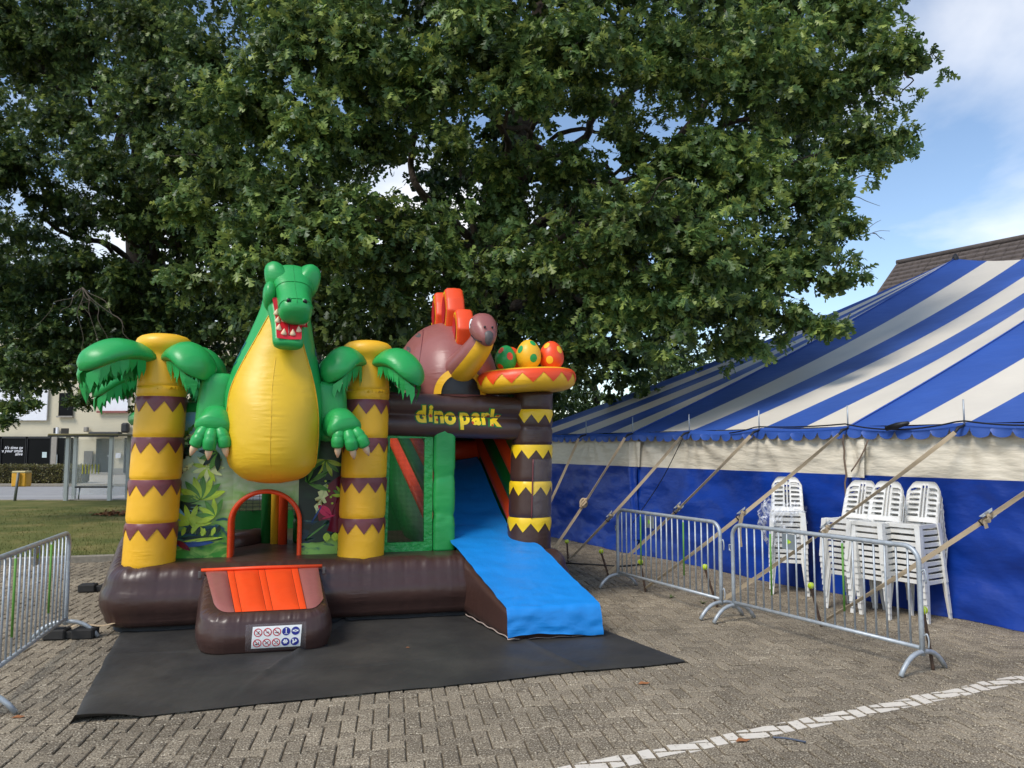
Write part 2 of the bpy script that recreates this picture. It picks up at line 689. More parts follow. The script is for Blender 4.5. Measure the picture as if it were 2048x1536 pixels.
# kerb between paving and lawn
M_KERB = mat('kerb_concrete', rgb(140, 132, 118), rough=0.9, var=0.18, nscale=14, bump=.5, bscale=90, bdist=.004)
kerb = struct(obj('kerb', *box((-7.1, ky(-7.1), -.06), (13.4, .05, .06), math.atan(.28)), M_KERB, smooth=False))
ks = None
for i in range(14):
    x = -13.4 + i * .963
    y = ky(x)
    if ks is None:
        ks = o = obj('kerb_stone', *box((0, 0, 0), (.99, .12, .16), 0, .012), M_KERB, kerb, smooth=False)
    else:
        o = share(ks, kerb)
    o.location = (x, y, .02 + rs.normal(0, .004))
    o.rotation_euler = (0, 0, math.atan(.28) + rs.normal(0, .004))

# lawn: dry, patchy grass
def lawn_mat():
    m = bpy.data.materials.new('dry_lawn')
    m.use_nodes = True
    t = m.node_tree
    p = t.nodes['Principled BSDF']
    p.inputs['Roughness'].default_value = 0.95
    p.inputs['Specular IOR Level'].default_value = 0.1
    g = t.nodes.new('ShaderNodeNewGeometry')
    n = t.nodes.new('ShaderNodeTexNoise'); n.inputs['Scale'].default_value = .9; n.inputs['Detail'].default_value = 7
    n.inputs['Roughness'].default_value = .7
    t.links.new(g.outputs['Position'], n.inputs['Vector'])
    r = t.nodes.new('ShaderNodeValToRGB')
    e = r.color_ramp.elements
    e[0].position = .3; e[0].color = (*rgb(86, 96, 52), 1)
    e[1].position = .72; e[1].color = (*rgb(146, 132, 86), 1)
    k = e.new(.5); k.color = (*rgb(108, 110, 62), 1)
    t.links.new(n.outputs['Fac'], r.inputs[0])
    t.links.new(r.outputs[0], p.inputs['Base Color'])
    n2 = t.nodes.new('ShaderNodeTexNoise'); n2.inputs['Scale'].default_value = 40
    t.links.new(g.outputs['Position'], n2.inputs['Vector'])
    b = t.nodes.new('ShaderNodeBump'); b.inputs['Strength'].default_value = .8; b.inputs['Distance'].default_value = .03
    t.links.new(n2.outputs['Fac'], b.inputs['Height'])
    t.links.new(b.outputs[0], p.inputs['Normal'])
    return m
M_LAWN = lawn_mat()
def lz(x, y):
    return .045 + .05 * mnoise.noise(Vector((x * .25, y * .25, 1))) + .015 * mnoise.noise(Vector((x, y, 5)))
def lawnf(u, v):
    x = -22 + 46 * u
    y0 = ky(x) + .06 if x < -.6 else 17.7
    y = y0 + (26.0 - y0) * v
    return (x, y, lz(x, y) * min(1, v * 8) + .03)
struct(obj('lawn', *grid(lawnf, 92, 40), M_LAWN))
# blades
nb = 26000
X = rs.uniform(-17, 2, nb)
Y = ky(X) + .12 + 12 * rs.uniform(0, 1, nb) ** 1.6
Y = np.where(X > -.6, np.maximum(Y, 17.9), Y)
Hh = rs.uniform(.02, .06, nb)
A = rs.uniform(0, 2 * pi, nb)
Z = np.array([lz(x, y) for x, y in zip(X, Y)]) + .028
wv = np.empty((nb, 3, 3))
lean = rs.uniform(-.03, .03, (nb, 2))
wv[:, 0] = np.stack([X - np.cos(A) * .006, Y - np.sin(A) * .006, Z], 1)
wv[:, 1] = np.stack([X + np.cos(A) * .006, Y + np.sin(A) * .006, Z], 1)
wv[:, 2] = np.stack([X + lean[:, 0], Y + lean[:, 1], Z + Hh], 1)
stuff(obj('grass', wv.reshape(-1, 3), np.arange(nb * 3).reshape(-1, 3).tolist(), M_LAWN, smooth=False))
for o_ in (bpy.data.objects['grass'],):
    o_['label'] = 'short dry grass growing on the lawn behind the kerb'
    o_['category'] = 'grass'

# road and far pavement
M_ROAD = mat('road_asphalt', rgb(150, 148, 146), rough=.9, var=.08, nscale=1.5, bump=.3, bscale=150, bdist=.004)
M_FAR = mat('far_paving', rgb(172, 165, 152), rough=.9, var=.08, nscale=2)
struct(obj('road', [(-90, 25.7, .0), (60, 25.7, .0), (60, 36.0, .0), (-90, 36.0, .0)], [(0, 1, 2, 3)], M_ROAD))
struct(obj('far_pavement', *box((-15, 45, .0), (150, 18, .2), 0, .03), M_FAR, smooth=False))
struct(obj('road_marking', [(-60, 28.9, .004), (40, 28.9, .004), (40, 29.05, .004), (-60, 29.05, .004)], [(0, 1, 2, 3)], mat('marking_paint', rgb(205, 203, 198), rough=.8)))
fk = struct(obj('far_kerb', *box((-15, 35.93, .06), (150, .14, .13), 0, .02), M_KERB, smooth=False))
struct(obj('near_kerb', *box((-15, 25.75, .03), (150, .14, .13), 0, .02), M_KERB, smooth=False))

# ================================================================== striped marquee
WD = Vector((.471, -.882)).normalized()       # along the side wall, towards the camera
WN = Vector((-WD.y, WD.x)); WN = WN if WN.x > 0 else -WN   # into the tent
W0 = Vector((.78, 16.07))
EAVE = 2.10
BAY = 4.40
S1 = 2.92
def wallpt(s, z=0.0, d=0.0):
    p = W0 + WD * s + WN * d
    return Vector((p.x, p.y, z))
HALF = 9.5
PEAK = 6.30
M_TW = mat('tent_cream', rgb(222, 212, 194), rough=.48, var=.05, nscale=1.2, bump=.25, bscale=4, stretch=(1, 1, 3), bdist=.03)
M_TB = mat('tent_blue', rgb(48, 84, 162), rough=.5, var=.12, nscale=1.0, bump=.25, bscale=4, stretch=(1, 1, 3), bdist=.03, rvar=.06)
M_TBW = mat('tent_blue_wall', rgb(14, 56, 146), rough=.38, var=.16, nscale=1.1, bump=.4, bscale=3.2, stretch=(1, 1, 2), bdist=.05, rvar=.06)
M_TWW = mat('tent_cream_wall', rgb(226, 216, 195), rough=.5, var=.06, nscale=.9, bump=.5, bscale=3.0, stretch=(1, 1, 4), bdist=.05, color2=rgb(212, 200, 178))
M_STEEL = mat('galvanised_steel', rgb(176, 182, 186), rough=.45, var=.14, nscale=22, metallic=.35, bump=.2, bscale=160, bdist=.001)
M_DARK = mat('dark_webbing', rgb(34, 34, 38), rough=.6)
M_ROPE = mat('black_cable', rgb(20, 20, 24), rough=.5)

tent = tag(empty('marquee_tent', wallpt(0)), 'large blue and white striped marquee with scalloped valance filling the right side', 'tent')
TO = tent.location.copy()
def tl(p):
    return Vector(p) - TO

def peak(k):
    """top of king pole k (bay boundaries)"""
    return wallpt(S1 + k * BAY, PEAK, HALF)

def sag(t, s, seam):
    # cloth hangs between eave and ridge; a little more between the seams
    return -((.13 if s >= 0 else 0) * 4 * t * (1 - t)) - .07 * sin(pi * t) * (1 - seam)

def roof_pt(k, s, t):
    """bay k, s across the bay 0..1, t eave to ridge"""
    a = wallpt(S1 + k * BAY, EAVE)
    b = wallpt(S1 + (k + 1) * BAY, EAVE)
    if k == -1:
        top = peak(0)
    else:
        top = peak(k).lerp(peak(k + 1), s) + Vector((0, 0, -.55 * 4 * s * (1 - s) * .7))
    e = a.lerp(b, s)
    p = e.lerp(top, t)
    seam = abs(2 * s - 1) ** 4
    p.z += sag(t, s, seam)
    p.z += .012 * t * (1 - t) * 4 * sin(40 * s * (1 + .3 * t))
    return p

NST = 6
for k in range(-1, 3):
    for i in range(NST):
        def fn(u, v, k=k, i=i):
            return tl(roof_pt(k, (i + u) / NST, v * (1 if k >= 0 else .999)))
        v_, f_ = grid(fn, 4, 26)
        obj('roof_stripe', v_, f_, M_TB if i % 2 == 0 else M_TW, tent)
# rounded end and far slope, seen over the hip
E0 = wallpt(S1 - BAY, EAVE)
endp = [E0, wallpt(S1 - BAY - 3.2, EAVE, 2.0), wallpt(S1 - BAY - 5.0, EAVE, 5.8), wallpt(S1 - BAY - 5.2, EAVE, 9.5),
        wallpt(S1 - BAY - 5.0, EAVE, 13.2), wallpt(S1 - BAY - 3.2, EAVE, 17.0), wallpt(S1 - BAY, EAVE, 19.0), wallpt(S1, EAVE, 19.0)]
for q in range(len(endp) - 1):
    for i in range(NST):
        def fn(u, v, q=q, i=i):
            s = (i + u) / NST
            p = endp[q].lerp(endp[q + 1], s).lerp(peak(0), v * .998)
            p.z += sag(v, s, abs(2 * s - 1) ** 4)
            return tl(p)
        v_, f_ = grid(fn, 2, 10)
        obj('roof_stripe', v_, f_, M_TB if i % 2 == 0 else M_TW, tent)
for k in range(0, 3):
    for i in range(NST):
        def fn(u, v, k=k, i=i):
            s = (i + u) / NST
            a = wallpt(S1 + (k + s) * BAY, EAVE, 19.0)
            b = peak(k).lerp(peak(k + 1), s) + Vector((0, 0, -.55 * 4 * s * (1 - s) * .7))
            p = a.lerp(b, v)
            p.z += sag(v, s, 0)
            return tl(p)
        v_, f_ = grid(fn, 2, 10)
        obj('roof_stripe', v_, f_, M_TB if i % 2 == 0 else M_TW, tent)
# seam ropes along the bay boundaries
for k in range(0, 3):
    path = [tl(roof_pt(k, 0.0, t / 20) + Vector((0, 0, .012))) for t in range(21)]
    obj('seam', *tube(path, .012, 6), M_TB, tent)
    top = tl(peak(k))
    obj('king_pole_cap', *tube([top + Vector((0, 0, -.12)), top + Vector((0, 0, .03)), top + Vector((0, 0, .12))], [.11, .07, .02], 10), M_DARK, tent)
# blue trim band and scalloped valance along the eave
for k in range(-1, 3):
    s0 = S1 + k * BAY
    def fn(u, v, s0=s0):
        p = wallpt(s0 + u * BAY, EAVE + .012 - .055 * v - .028 * sin(pi * ((u * 3) % 1)), -.01 - .06 * v)
        return tl(p)
    obj('eave_band', *grid(fn, 60, 3), M_TB, tent)
    nsc = 20
    vv, ff = [], []
    for q in range(nsc):
        for j in range(9):
            u = (q + j / 8) / nsc
            dip = .025 + .075 * sqrt(max(0, 1 - (2 * j / 8 - 1) ** 2)) + .006 * sin(q * 2.1)
            base = wallpt(s0 + u * BAY, EAVE - .042 - .028 * sin(pi * ((u * 3) % 1)), -.072)
            bot = base + Vector((0, 0, -dip)) - Vector((WN.x, WN.y, 0)) * (.012 + .012 * sin(q * 1.7 + j * .6))
            vv += [tl(base), tl(bot)]
        for j in range(8):
            n0 = (q * 9 + j) * 2
            ff.append((n0, n0 + 2, n0 + 3, n0 + 1))
    obj('valance', vv, ff, M_TB, tent)

# side wall: cream over blue, hung in overlapping panels with slack folds
def slack(s, z, seed):
    f = .028 * mnoise.noise(Vector((s * .55 + z * .9, z * 2.2, seed))) + .02 * mnoise.noise(Vector((s * 1.4 - z * 2.6, z * 3.2, seed + 3)))
    f += .010 * mnoise.noise(Vector((s * 4 + z * 3, z * 6, seed + 7)))
    for ps in (S1 - BAY / 3, S1, S1 + BAY / 3, S1 + 2 * BAY / 3, S1 + BAY, S1 + BAY * 4 / 3, S1 + BAY * 5 / 3, S1 + 2 * BAY):
        dx_, dz_ = s - ps, EAVE - z + .02
        r_ = sqrt(dx_ * dx_ + dz_ * dz_)
        if r_ < 2.4:
            f += .016 * sin(atan2(dx_, dz_) * 11 + ps * 3) * math.exp(-r_ / .8) * min(1, r_ / .25)
    f += .012 * sin(s * 2.1 + z * 3.4 + 1.3 * sin(s * .7 + seed))
    return f * 1.7
BAND = 1.50
panels = [(-6.0, 2.98, 1), (2.80, 7.42, 2), (7.28, 16.0, 3)]
for (sa, sb, sd_) in panels:
    wob = .0 if sd_ != 2 else -.012
    def fu(u, v, sa=sa, sb=sb, sd_=sd_, wob=wob):
        s = sa + (sb - sa) * u
        zt = EAVE - .05 - .02 * sin(pi * (((s - S1) / BAY * 3) % 1))
        z = zt + (BAND - zt) * v
        return tl(wallpt(s, z, .02 + wob + slack(s, z, sd_ * 3.3)))
    obj('upper_wall_cloth', *grid(fu, int((sb - sa) * 16), 12), M_TWW, tent)
    def fl(u, v, sa=sa, sb=sb, sd_=sd_, wob=wob):
        s = sa + (sb - sa) * u
        z = BAND + (.004 - BAND) * v
        d = slack(s, z, sd_ * 3.3)
        flare = -.10 * max(0, v - .82) / .18
        return tl(wallpt(s, z, .02 + wob + d * (1.0 + .4 * v) + flare * (.6 + .4 * mnoise.noise(Vector((s * 2, 0, sd_))))))
    obj('lower_wall_cloth', *grid(fl, int((sb - sa) * 16), 26), M_TBW, tent)
# overlap flaps, one folded back at the second seam
def flap(sc, wid, zt, zb, m, dd=-.03):
    def fn(u, v):
        z = zt + (zb - zt) * v
        return tl(wallpt(sc + wid * (u - .5), z, dd + .025 * sin(u * 7 + z * 3)))
    return obj('overlap_flap', *grid(fn, 8, 14), m, tent)
flap(2.95, .30, EAVE - .16, BAND, M_TWW)
flap(2.90, .24, BAND, .25, M_TBW)
flap(7.40, .26, EAVE - .16, BAND - .03, M_TWW)
flap(7.46, .22, BAND - .03, .5, M_TBW)
# brown lacing edges at the second seam
M_HEM = mat('hem_tape', rgb(120, 100, 84), rough=.8)
hp = [tl(wallpt(7.27 + .01 * sin(z * 4), EAVE - .1 - z * .1, -.07 - .012 * sin(z))) for z in range(0, 13)]
obj('hem_tape', *tube(hp, .022, 6, flat=.35), M_HEM, tent)
hp = [tl(wallpt(7.62 - .022 * z - .002 * z * z, EAVE - .17 - z * .055, -.08)) for z in range(0, 8)]
obj('hem_tape', *tube(hp, .016, 6, flat=.4), M_HEM, tent)
# eave posts with pins
POSTS = [S1 + BAY / 3 * j for j in range(-3, 7)]
for s in POSTS:
    a, b = wallpt(s, EAVE - .02, -.05), wallpt(s, EAVE + .26, -.05)
    obj('pole_pin', *tube([tl(a), tl(b)], .009, 6), M_STEEL, tent)
    obj('eave_ring', *tube([tl(wallpt(s, EAVE - .02, -.05)), tl(wallpt(s, EAVE - .05, -.16)), tl(wallpt(s, EAVE - .10, -.22))], [.012, .02, .012], 6), M_DARK, tent)
# black cable strung along the eave
cb = []
for j in range(0, 91):
    s = S1 + 2.4 + j * .1
    u = ((s - S1) / (BAY / 3)) % 1
    cb.append(tl(wallpt(s, EAVE + .03 - .10 * 4 * u * (1 - u) * (.6 + .4 * sin(int((s - S1) / (BAY / 3)) * 2.3)), -.10)))
tag(obj('power_cable', [p + TO for p in tube(cb, .009, 6)[0]], tube(cb, .009, 6)[1], M_ROPE), 'thin black power cable looped along the eave of the striped tent', 'cable')
pc = wallpt(8.05, EAVE - .01, -.13)
obj('plug', *tube([pc + Vector((-.07, .12, -.03)), pc + Vector((0, 0, 0)), pc + Vector((.07, -.12, .03))], [.03, .038, .02], 8), M_ROPE, bpy.data.objects['power_cable'])

# ------------------------------------------------------------------ guy straps and stakes
M_STRAP = mat('tan_webbing', rgb(184, 164, 134), rough=.85, var=.10, nscale=8, bump=.4, bscale=220, bdist=.002)
M_STRAP2 = mat('faded_webbing', rgb(204, 178, 142), rough=.85, var=.10, nscale=8, bump=.4, bscale=220, bdist=.002)
M_RUST = mat('rusty_rebar', rgb(82, 62, 48), rough=.8, var=.3, nscale=30, bump=.6, bscale=120, bdist=.004)
M_BALL = mat('tennis_felt', rgb(196, 216, 46), rough=.95, var=.08, nscale=60, bump=.5, bscale=400, bdist=.002)
M_BALLSEAM = mat('ball_seam', rgb(225, 228, 205), rough=.8)

def ribbon(path, w, th, side):
    """flat webbing with thickness; side is the direction of its width"""
    v, f = [], []
    P = [Vector(p) for p in path]
    for i, p in enumerate(P):
        t = (P[min(i + 1, len(P) - 1)] - P[max(i - 1, 0)]).normalized()
        sd2 = side[i] if isinstance(side, list) else side
        sv = (Vector(sd2) - t * t.dot(Vector(sd2))).normalized()
        n = t.cross(sv)
        for a, b in ((-1, -1), (1, -1), (1, 1), (-1, 1)):
            v.append(p + sv * (a * w / 2) + n * (b * th / 2))
    for i in range(len(P) - 1):
        for k in range(4):
            j = (k + 1) % 4
            f.append((i * 4 + k, i * 4 + j, i * 4 + 4 + j, i * 4 + 4 + k))
    f.append((3, 2, 1, 0))
    n = len(P) * 4
    f.append((n - 4, n - 3, n - 2, n - 1))
    return v, f

def ratchet(parent, c, d, side, m):
    """ratchet buckle on a strap: side plates, spool, handle"""
    d, side = Vector(d).normalized(), Vector(side).normalized()
    n = d.cross(side).normalized()
    for sg in (-1, 1):
        o = c + side * (.034 * sg)
        pts = [o - d * .07 - n * .012, o + d * .07 - n * .012, o + d * .05 + n * .03, o - d * .05 + n * .03]
        v = [p - side * .002 for p in pts] + [p + side * .002 for p in pts]
        obj('buckle_plate', v, [(0, 1, 2, 3), (7, 6, 5, 4), (0, 4, 5, 1), (1, 5, 6, 2), (2, 6, 7, 3), (3, 7, 4, 0)], M_STEEL, parent, smooth=False)
    obj('spool', *tube([c - side * .036 - n * -.012, c + side * .036 - n * -.012], .022, 10), m, parent)
    h = MB()
    for sg in (-1, 1):
        h.tube([c + side * (.03 * sg), c + side * (.032 * sg) + d * .10 + n * .035], .006, 6)
    h.tube([c - side * .036 + d * .10 + n * .035, c + side * .036 + d * .10 + n * .035], .008, 6)
    h.build('ratchet_handle', M_DARK, parent)

def strap(s, foot, m, label, bpos=None, knot=False, tailend=None, w=.046, wrap=True):
    top = wallpt(s, EAVE - .10, -.22)
    foot = Vector(foot)
    root = tag(empty('guy_strap', (foot.x, foot.y, 0)), label, 'strap', 'straps guying the striped tent')
    o0 = root.location
    d = (foot - top)
    side = d.cross(Vector((-.25, 1, .1))).normalized()
    n = 18
    path = []
    for i in range(n + 1):
        t = i / n
        p = top.lerp(foot, t)
        p.z -= .045 * 4 * t * (1 - t)
        path.append(p - o0)
    sides = []
    for i in range(n + 1):
        a = .5 * sin(i * .33 + s * 2)
        sides.append(side * cos(a) + Vector((0, 1, 0)) * sin(a))
    obj('webbing', *ribbon(path, w, .004, sides), m, root, smooth=False)
    if bpos:
        c = top.lerp(foot, bpos) - o0
        c.z -= .03 * 4 * bpos * (1 - bpos) - .01
        ratchet(root, c, d, side, m)
        if tailend:
            tp = [c + Vector((0, 0, .0)), c - d.normalized() * .03 + Vector((-.05, -.05, -.06)), c + Vector((-.06, -.05, -tailend * .5)), c + Vector((-.05, -.05, -tailend))]
            obj('loose_tail', *ribbon(smooth_path(tp, 5), .05, .004, side), m, root, smooth=False)
    if knot:
        c = top.lerp(foot, .55) - o0
        mb = MB()
        for a in range(3):
            lp = [c + Vector((.06 * cos(q * .9 + a), .04 * sin(q * 1.3 + a), .07 * sin(q * .9 + a * 2) - .02)) for q in range(8)]
            mb.add(*ribbon(smooth_path(lp, 4), .035, .005, side))
        mb.build('knot', M_STRAP2, root)
    return root

def stake(base, lean, h, label, tilt_dir=(1, 0)):
    root = tag(empty('ground_stake', (base[0], base[1], 0)), label, 'stake', 'stakes capped with tennis balls')
    top = Vector((lean[0], lean[1], h))
    path = [Vector((0, 0, -.03))] + [top * (i / 14) for i in range(1, 15)]
    rr = [.014 + (.0018 if i % 2 else -.001) for i in range(len(path))]
    obj('rebar', *tube(path, rr, 8), M_RUST, root)
    bl = obj('tennis_ball', *blob(top + Vector((0, 0, .012)), (.034, .034, .034), 16), M_BALL, root)
    se = []
    for q in range(33):
        t = 2 * pi * q / 32
        v = Vector((cos(t) + .35 * cos(3 * t), sin(t) - .35 * sin(3 * t), 1.1 * sin(2 * t))).normalized()
        se.append(top + Vector((0, 0, .012)) + v * .0342)
    obj('seam', *tube(se, .0018, 5), M_BALLSEAM, bl)
    return root

SK = [((.905, 12.55), (-.02, .02), .31, 'rusty rebar stake with tennis ball, farthest back beside the brown column'),
      ((1.385, 11.22), (-.10, .03), .33, 'rusty rebar stake with tennis ball, second from the brown column, left of the barriers'),
      ((1.71, 10.02), (-.06, .02), .36, 'rusty rebar stake with tennis ball behind the left part of the far barrier'),
      ((2.375, 9.07), (-.13, .03), .44, 'rusty rebar stake with tennis ball behind the right part of the far barrier'),
      ((3.19, 8.10), (-.09, .02), .40, 'rusty rebar stake with tennis ball behind the near barrier'),
      ((3.50, 6.56), (-.05, .02), .47, 'rusty rebar stake with tennis ball at the near right end of the barriers')]
for b_, l_, h_, lb in SK:
    stake(b_, l_, h_, lb)
PS = lambda j: S1 + BAY / 3 * j
strap(PS(-1), (.30, 14.2, .03), M_STRAP2, 'tan guy strap farthest left, running behind the brown column', None)
strap(PS(0), (.60, 12.9, .03), M_STRAP2, 'pale guy strap with a knotted bundle halfway down', None, knot=True)
strap(PS(1), (.905, 12.52, .03), M_STRAP, 'tan guy strap crossing the far left end of the barriers', .62)
strap(PS(2), (1.385, 11.2, .04), M_STRAP, 'tan guy strap with two buckles, above the left far barrier', .50)
strap(PS(3), (1.71, 10.0, .05), M_STRAP, 'tan guy strap with hanging tail above the gap between the barriers', .49, tailend=.42)
strap(PS(4), (2.375, 9.05, .05), M_STRAP, 'tan guy strap crossing in front of the left chair stacks', .52, tailend=.10)
strap(PS(5), (3.19, 8.08, .05), M_STRAP, 'tan guy strap nearest the camera with a coiled tail at its ratchet', .40, tailend=.12)
# black rope from the third post
rp_ = [wallpt(PS(1) + .02, EAVE - .12, -.2), wallpt(PS(1) - .35, 1.3, -.35), wallpt(PS(1) - .9, .6, -.5)]
tag(obj('thin_rope', *tube(smooth_path(rp_, 6), .007, 6), M_ROPE), 'thin dark rope hanging from the tent eave across the blue wall', 'rope')
gr = [(.55, 12.6, .01), (.9, 12.35, .012), (1.3, 12.2, .01), (1.7, 12.05, .012), (2.05, 12.2, .02)]
tag(obj('ground_cable', *tube(smooth_path(gr, 8), .012, 6), M_ROPE), 'black cable lying on the paving between the column and the tent', 'cable')

# ------------------------------------------------------------------ crowd barriers
M_GREENP = mat('green_tape', rgb(96, 150, 60), rough=.6)
M_PLATE = mat('barrier_plate', rgb(150, 158, 160), rough=.5, metallic=.5, var=.1)
M_LOGO = mat('logo_green', rgb(120, 190, 50), rough=.5)
M_LOGOY = mat('logo_yellow', rgb(205, 215, 50), rough=.5)
def barrier(p0, p1, label, nb_=18, plate=.28, greens=(4, 12), hooks=True):
    p0, p1 = Vector(p0), Vector(p1)
    dv = p1 - p0
    ln_ = dv.length
    root = tag(empty('crowd_barrier', (p0.x, p0.y, 0), atan2(dv.y, dv.x)), label, 'barrier', 'steel crowd barriers')
    Ht, Hb, r = 1.02, .20, .021
    # bent top frame: up, over, down
    c = .13
    fp = [(0, 0, .14), (0, 0, .4), (0, 0, Ht - c)]
    for k in range(1, 7):
        a = pi / 2 * k / 6
        fp.append((c - c * cos(a), 0, Ht - c + c * sin(a)))
    fp.append((ln_ / 2, 0, Ht))
    for k in range(0, 7):
        a = pi / 2 * k / 6
        fp.append((ln_ - c + c * sin(a), 0, Ht - c + c * cos(a)))
    fp += [(ln_, 0, .4), (ln_, 0, .14)]
    obj('frame_tube', *tube(fp, r, 12), M_STEEL, root)
    obj('bottom_rail', *tube([(r, 0, Hb), (ln_ / 2, 0, Hb), (ln_ - r, 0, Hb)], .018, 10), M_STEEL, root)
    bar = None
    for i in range(nb_):
        x = .1 + (ln_ - .2) * i / (nb_ - 1)
        if bar is None:
            bar = b_ = obj('bar', *tube([(0, 0, 0), (0, 0, Ht - Hb)], .0088, 8), M_STEEL, root)
        else:
            b_ = share(bar, root)
        b_.location = (x, 0, Hb)
        if i in greens:
            obj('green_tape', *tube([(x, 0, Hb + .16), (x, 0, Ht - .05)], .0098, 8), M_GREENP, b_).location = (-x, 0, -Hb)
    xp = ln_ * plate
    pl = obj('name_plate', *box((xp, 0, Ht - .105), (.17, .006, .15), 0, .002), M_PLATE, root, smooth=False)
    for sg in (-1, 1):
        y = sg * .0045
        d_ = [(xp - .02, y, Ht - .075), (xp + .025, y, Ht - .105), (xp - .02, y, Ht - .135), (xp - .035, y, Ht - .105)]
        obj('logo', d_, [(0, 1, 2, 3)], M_LOGO, pl, smooth=False)
        d_ = [(xp + .0, y * 1.05, Ht - .085), (xp + .035, y * 1.05, Ht - .105), (xp, y * 1.05, Ht - .125)]
        obj('logo', d_, [(0, 1, 2)], M_LOGOY, pl, smooth=False)
    for x in (0, ln_):
        ft = []
        for k in range(13):
            a = k / 12
            y = -.29 + .58 * a
            z = .17 - .157 * abs(2 * a - 1) ** 2.6
            ft.append((x, y, z))
        obj('foot', *tube(ft, .020, 10), M_STEEL, root)
    if hooks:
        for z in (.82, .30):
            hk = [(ln_ + r, 0, z), (ln_ + .045, 0, z + .02), (ln_ + .06, 0, z - .03), (ln_ + .055, 0, z - .09)]
            obj('hook', *tube(smooth_path(hk, 4), .007, 6), M_STEEL, root)
        hk = [(-r, 0, .80), (-.05, .0, .80), (-.05, .0, .74), (-r, 0, .74)]
        obj('hook', *tube(hk, .007, 6), M_STEEL, root)
    return root
barrier((1.40, 10.32), (2.27, 8.50), 'galvanised crowd barrier in front of the blue wall, the farther of the right pair', plate=.36)
barrier((2.36, 8.34), (3.37, 6.47), 'galvanised crowd barrier nearest the chair stacks, the closer of the right pair', plate=.36, nb_=19)
barrier((-4.30, 7.57), (-3.72, 5.42), 'galvanised crowd barrier at the left edge beside the bouncy castle', plate=.42, nb_=19)

# ------------------------------------------------------------------ stacked garden chairs
M_CHAIR = mat('white_plastic', rgb(236, 235, 231), rough=.4, nscale=5, color2=rgb(218, 214, 205), detail=6)
def slat_panel(fn, outer, slots, th, nu, nv):
    """panel over (u, v) with rectangular openings: cells are kept unless inside a slot; both faces and rims built"""
    us = sorted(set([0, 1] + [x for s in slots for x in (s[0], s[1])] + [i / nu for i in range(nu + 1)]))
    vs_ = sorted(set([0, 1] + [x for s in slots for x in (s[2], s[3])] + [i / nv for i in range(nv + 1)]))
    def open_(u, v):
        return any(s[0] - 1e-6 < u < s[1] + 1e-6 and s[2] - 1e-6 < v < s[3] + 1e-6 for s in slots)
    v, f, idx = [], [], {}
    def vid(i, j, side):
        key = (i, j, side)
        if key not in idx:
            p, n = fn(us[i], vs_[j])
            idx[key] = len(v)
            v.append(p + n * (th / 2 * side))
        return idx[key]
    nU, nV = len(us) - 1, len(vs_) - 1
    keep = [[not open_((us[i] + us[i + 1]) / 2, (vs_[j] + vs_[j + 1]) / 2) for j in range(nV)] for i in range(nU)]
    for i in range(nU):
        for j in range(nV):
            if not keep[i][j]:
                continue
            f.append((vid(i, j, 1), vid(i + 1, j, 1), vid(i + 1, j + 1, 1), vid(i, j + 1, 1)))
            f.append((vid(i, j + 1, -1), vid(i + 1, j + 1, -1), vid(i + 1, j, -1), vid(i, j, -1)))
            for (di, dj, e0, e1) in ((-1, 0, (i, j), (i, j + 1)), (1, 0, (i + 1, j + 1), (i + 1, j)), (0, -1, (i + 1, j), (i, j)), (0, 1, (i, j + 1), (i + 1, j + 1))):
                a, b = i + di, j + dj
                if a < 0 or b < 0 or a >= nU or b >= nV or not keep[a][b]:
                    f.append((vid(*e0, 1), vid(*e0, -1), vid(*e1, -1), vid(*e1, 1)))
    return v, f

